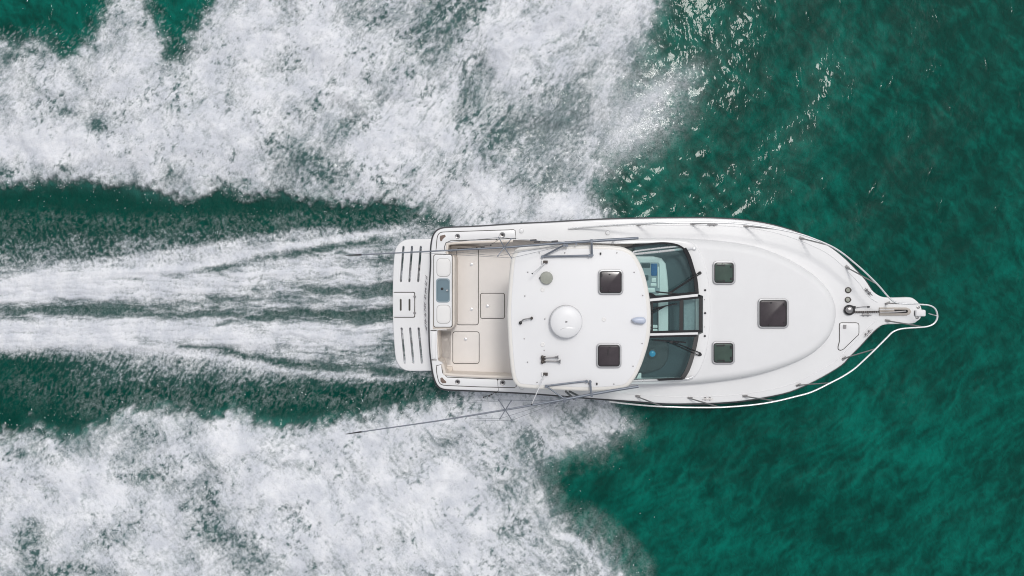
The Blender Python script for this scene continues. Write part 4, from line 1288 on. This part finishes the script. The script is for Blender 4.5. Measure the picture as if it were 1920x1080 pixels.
# cleats
def cleat(x, y, rot):
    b = MB(); c = U(x, y, DECK_H)
    ca, sa = math.cos(rot), math.sin(rot)
    ax = Vector((ca, sa, 0))
    b.tube([c - ax * .11 + Vector((0, 0, .05)), c - ax * .05 + Vector((0, 0, .042)), c + ax * .05 + Vector((0, 0, .042)), c + ax * .11 + Vector((0, 0, .05))], [.006, .014, .014, .006], 8)
    for s_ in (-1, 1):
        b.box(c + ax * .045 * s_, .03, .07, .014, rot); b.lathe(c + ax * .045 * s_, [(.016, 0), (.012, .045)], 8)
    b.build('cleat', M['steel'], yacht)
for a in ((1335, 421, 0), (1326.5, 747.5, 0), (1627, 547, R(-47)), (1627, 624.5, R(47)), (1623, 590.2, 0)): cleat(*a)

# foredeck gear
for x, y in ((1590, 544), (1589.5, 562)):
    b = MB(); b.lathe(U(x, y, DECK_H), [(.062, 0), (.062, .012), (.05, .018)], 22); g = b.build('deck_fill', M['chain'], yacht)
    b = MB(); b.lathe(U(x, y, DECK_H + .014), [(.042, 0), (.04, .01), (.02, .013)], 18); b.build('fill_cap', M['olive'], g)
    b = MB(); b.box(U(x + 5.2, y, DECK_H), .02, .035, .014); b.build('key_tab', M['chain'], g)
b = MB(); b.lathe(U(1591.5, 581, DECK_H), [(.105, 0), (.105, .05), (.085, .07)], 28); wl_ = b.build('windlass', M['black'], yacht)
b = MB(); b.lathe(U(1592, 581, DECK_H + .07), [(.07, 0), (.068, .03), (.05, .055), (.015, .065)], 24); b.build('drum_cap', M['steel'], wl_)
b = MB(); b.box(U(1600, 576, DECK_H), .06, .05, .04); b.build('chain_stripper', M['black'], wl_)
b = MB()
c0, c1 = U(1599, 585, DECK_H + .03), U(1648, 584.5, DECK_H + .04)
nlk = 24
for k in range(nlk):
    p = c0.lerp(c1, (k + .5) / nlk)
    b.box(p, .026, .036 if k % 2 else .018, .02)
b.build('anchor_chain', M['chain'], yacht)
b = MB(); b.tube(catmull([U(1601, 578.5, 1.24), U(1608, 576.5, 1.25), U(1618, 575.3, 1.25), U(1626, 575.3, 1.23)], 4, False), .006, 6); b.box(U(1628, 575.3, 1.2), .045, .03, .02); b.build('safety_lanyard', M['greyrub'], yacht)
b = MB(); tray = rrect(1648, 576.3, 1707, 591.5, 2) 
tray = [(1648, 576.5), (1699, 576.5), (1705, 579), (1707.5, 584), (1705, 589), (1699, 591.5), (1648, 591.5)]
b.slab(xy(tray, DECK_H), DECK_H - .01, DECK_H + .03, .01, 2, holes=[xy(rrect(1676, 580.5, 1702, 587, 3), DECK_H + .02)])
tr_ = b.build('anchor_tray', M['teak'], yacht)
b = MB(); b.slab(xy(rrect(1675, 580, 1703, 587.8, 3), DECK_H), DECK_H - .005, DECK_H + .008, 0); b.build('tray_slot', M['black'], tr_)
b = MB(); b.tube([U(1650, 586, 1.235), U(1678, 585.2, 1.24), U(1698, 583.5, 1.235)], [.014, .02, .016], 8); b.build('anchor_shank', M['steel'], tr_)
b = MB(); b.tube([U(1649, 580.5, 1.232), U(1676, 580.0, 1.235)], .008, 6); b.build('tray_bar', M['satin'], tr_)
b = MB(); b.slab(xy(rrect(1717, 581, 1736, 593.5, 2.5), DECK_H + .05), DECK_H - .05, DECK_H + .06, .025, 3); an = b.build('bow_roller', M['gelcoat'], yacht)
b = MB(); b.box(U(1715.5, 587, DECK_H), .025, .1, .02); b.build('roller_pin', M['black'], an)
b = MB()
bx0 = U(1727, 587, 1.0)
b.slab(xy([(1700, 574), (1720, 575), (1733, 587), (1720, 599), (1700, 600)], 1.0), .82, .9, .02, 2); b.build('anchor_fluke', M['steel'], an)
for x, y in ((1721.5, 576.2), (1719.5, 595.5)):
    b = MB(); b.slab(xy(rrect(x - 3, y - 2.4, x + 3, y + 2.4, 2.3), DECK_H), DECK_H - .002, DECK_H + .014, .006, 2, holes=[xy(rrect(x - 1.6, y - 1.2, x + 1.6, y + 1.2, 1.1), DECK_H)]); b.build('fairlead', M['steel'], yacht)
LK = catmull([(1573, 640), (1573, 612)], 1, False) + catmull([(1573, 611), (1574, 606), (1578, 604.5)], 3, False) + catmull([(1605, 604.5), (1609.5, 606), (1611, 610)], 3, False) + catmull([(1611, 623), (1610, 628), (1607, 631)], 3, False) + catmull([(1582, 655), (1576, 657.5), (1571, 655), (1570.5, 650)], 3, False)
g = panel([tuple(p) for p in LK], 'anchor_locker_hatch')
b = MB(); b.box(U(1583.5, 612.5, 1.21), .06, .08, .014); b.build('locker_latch', M['steel'], g)
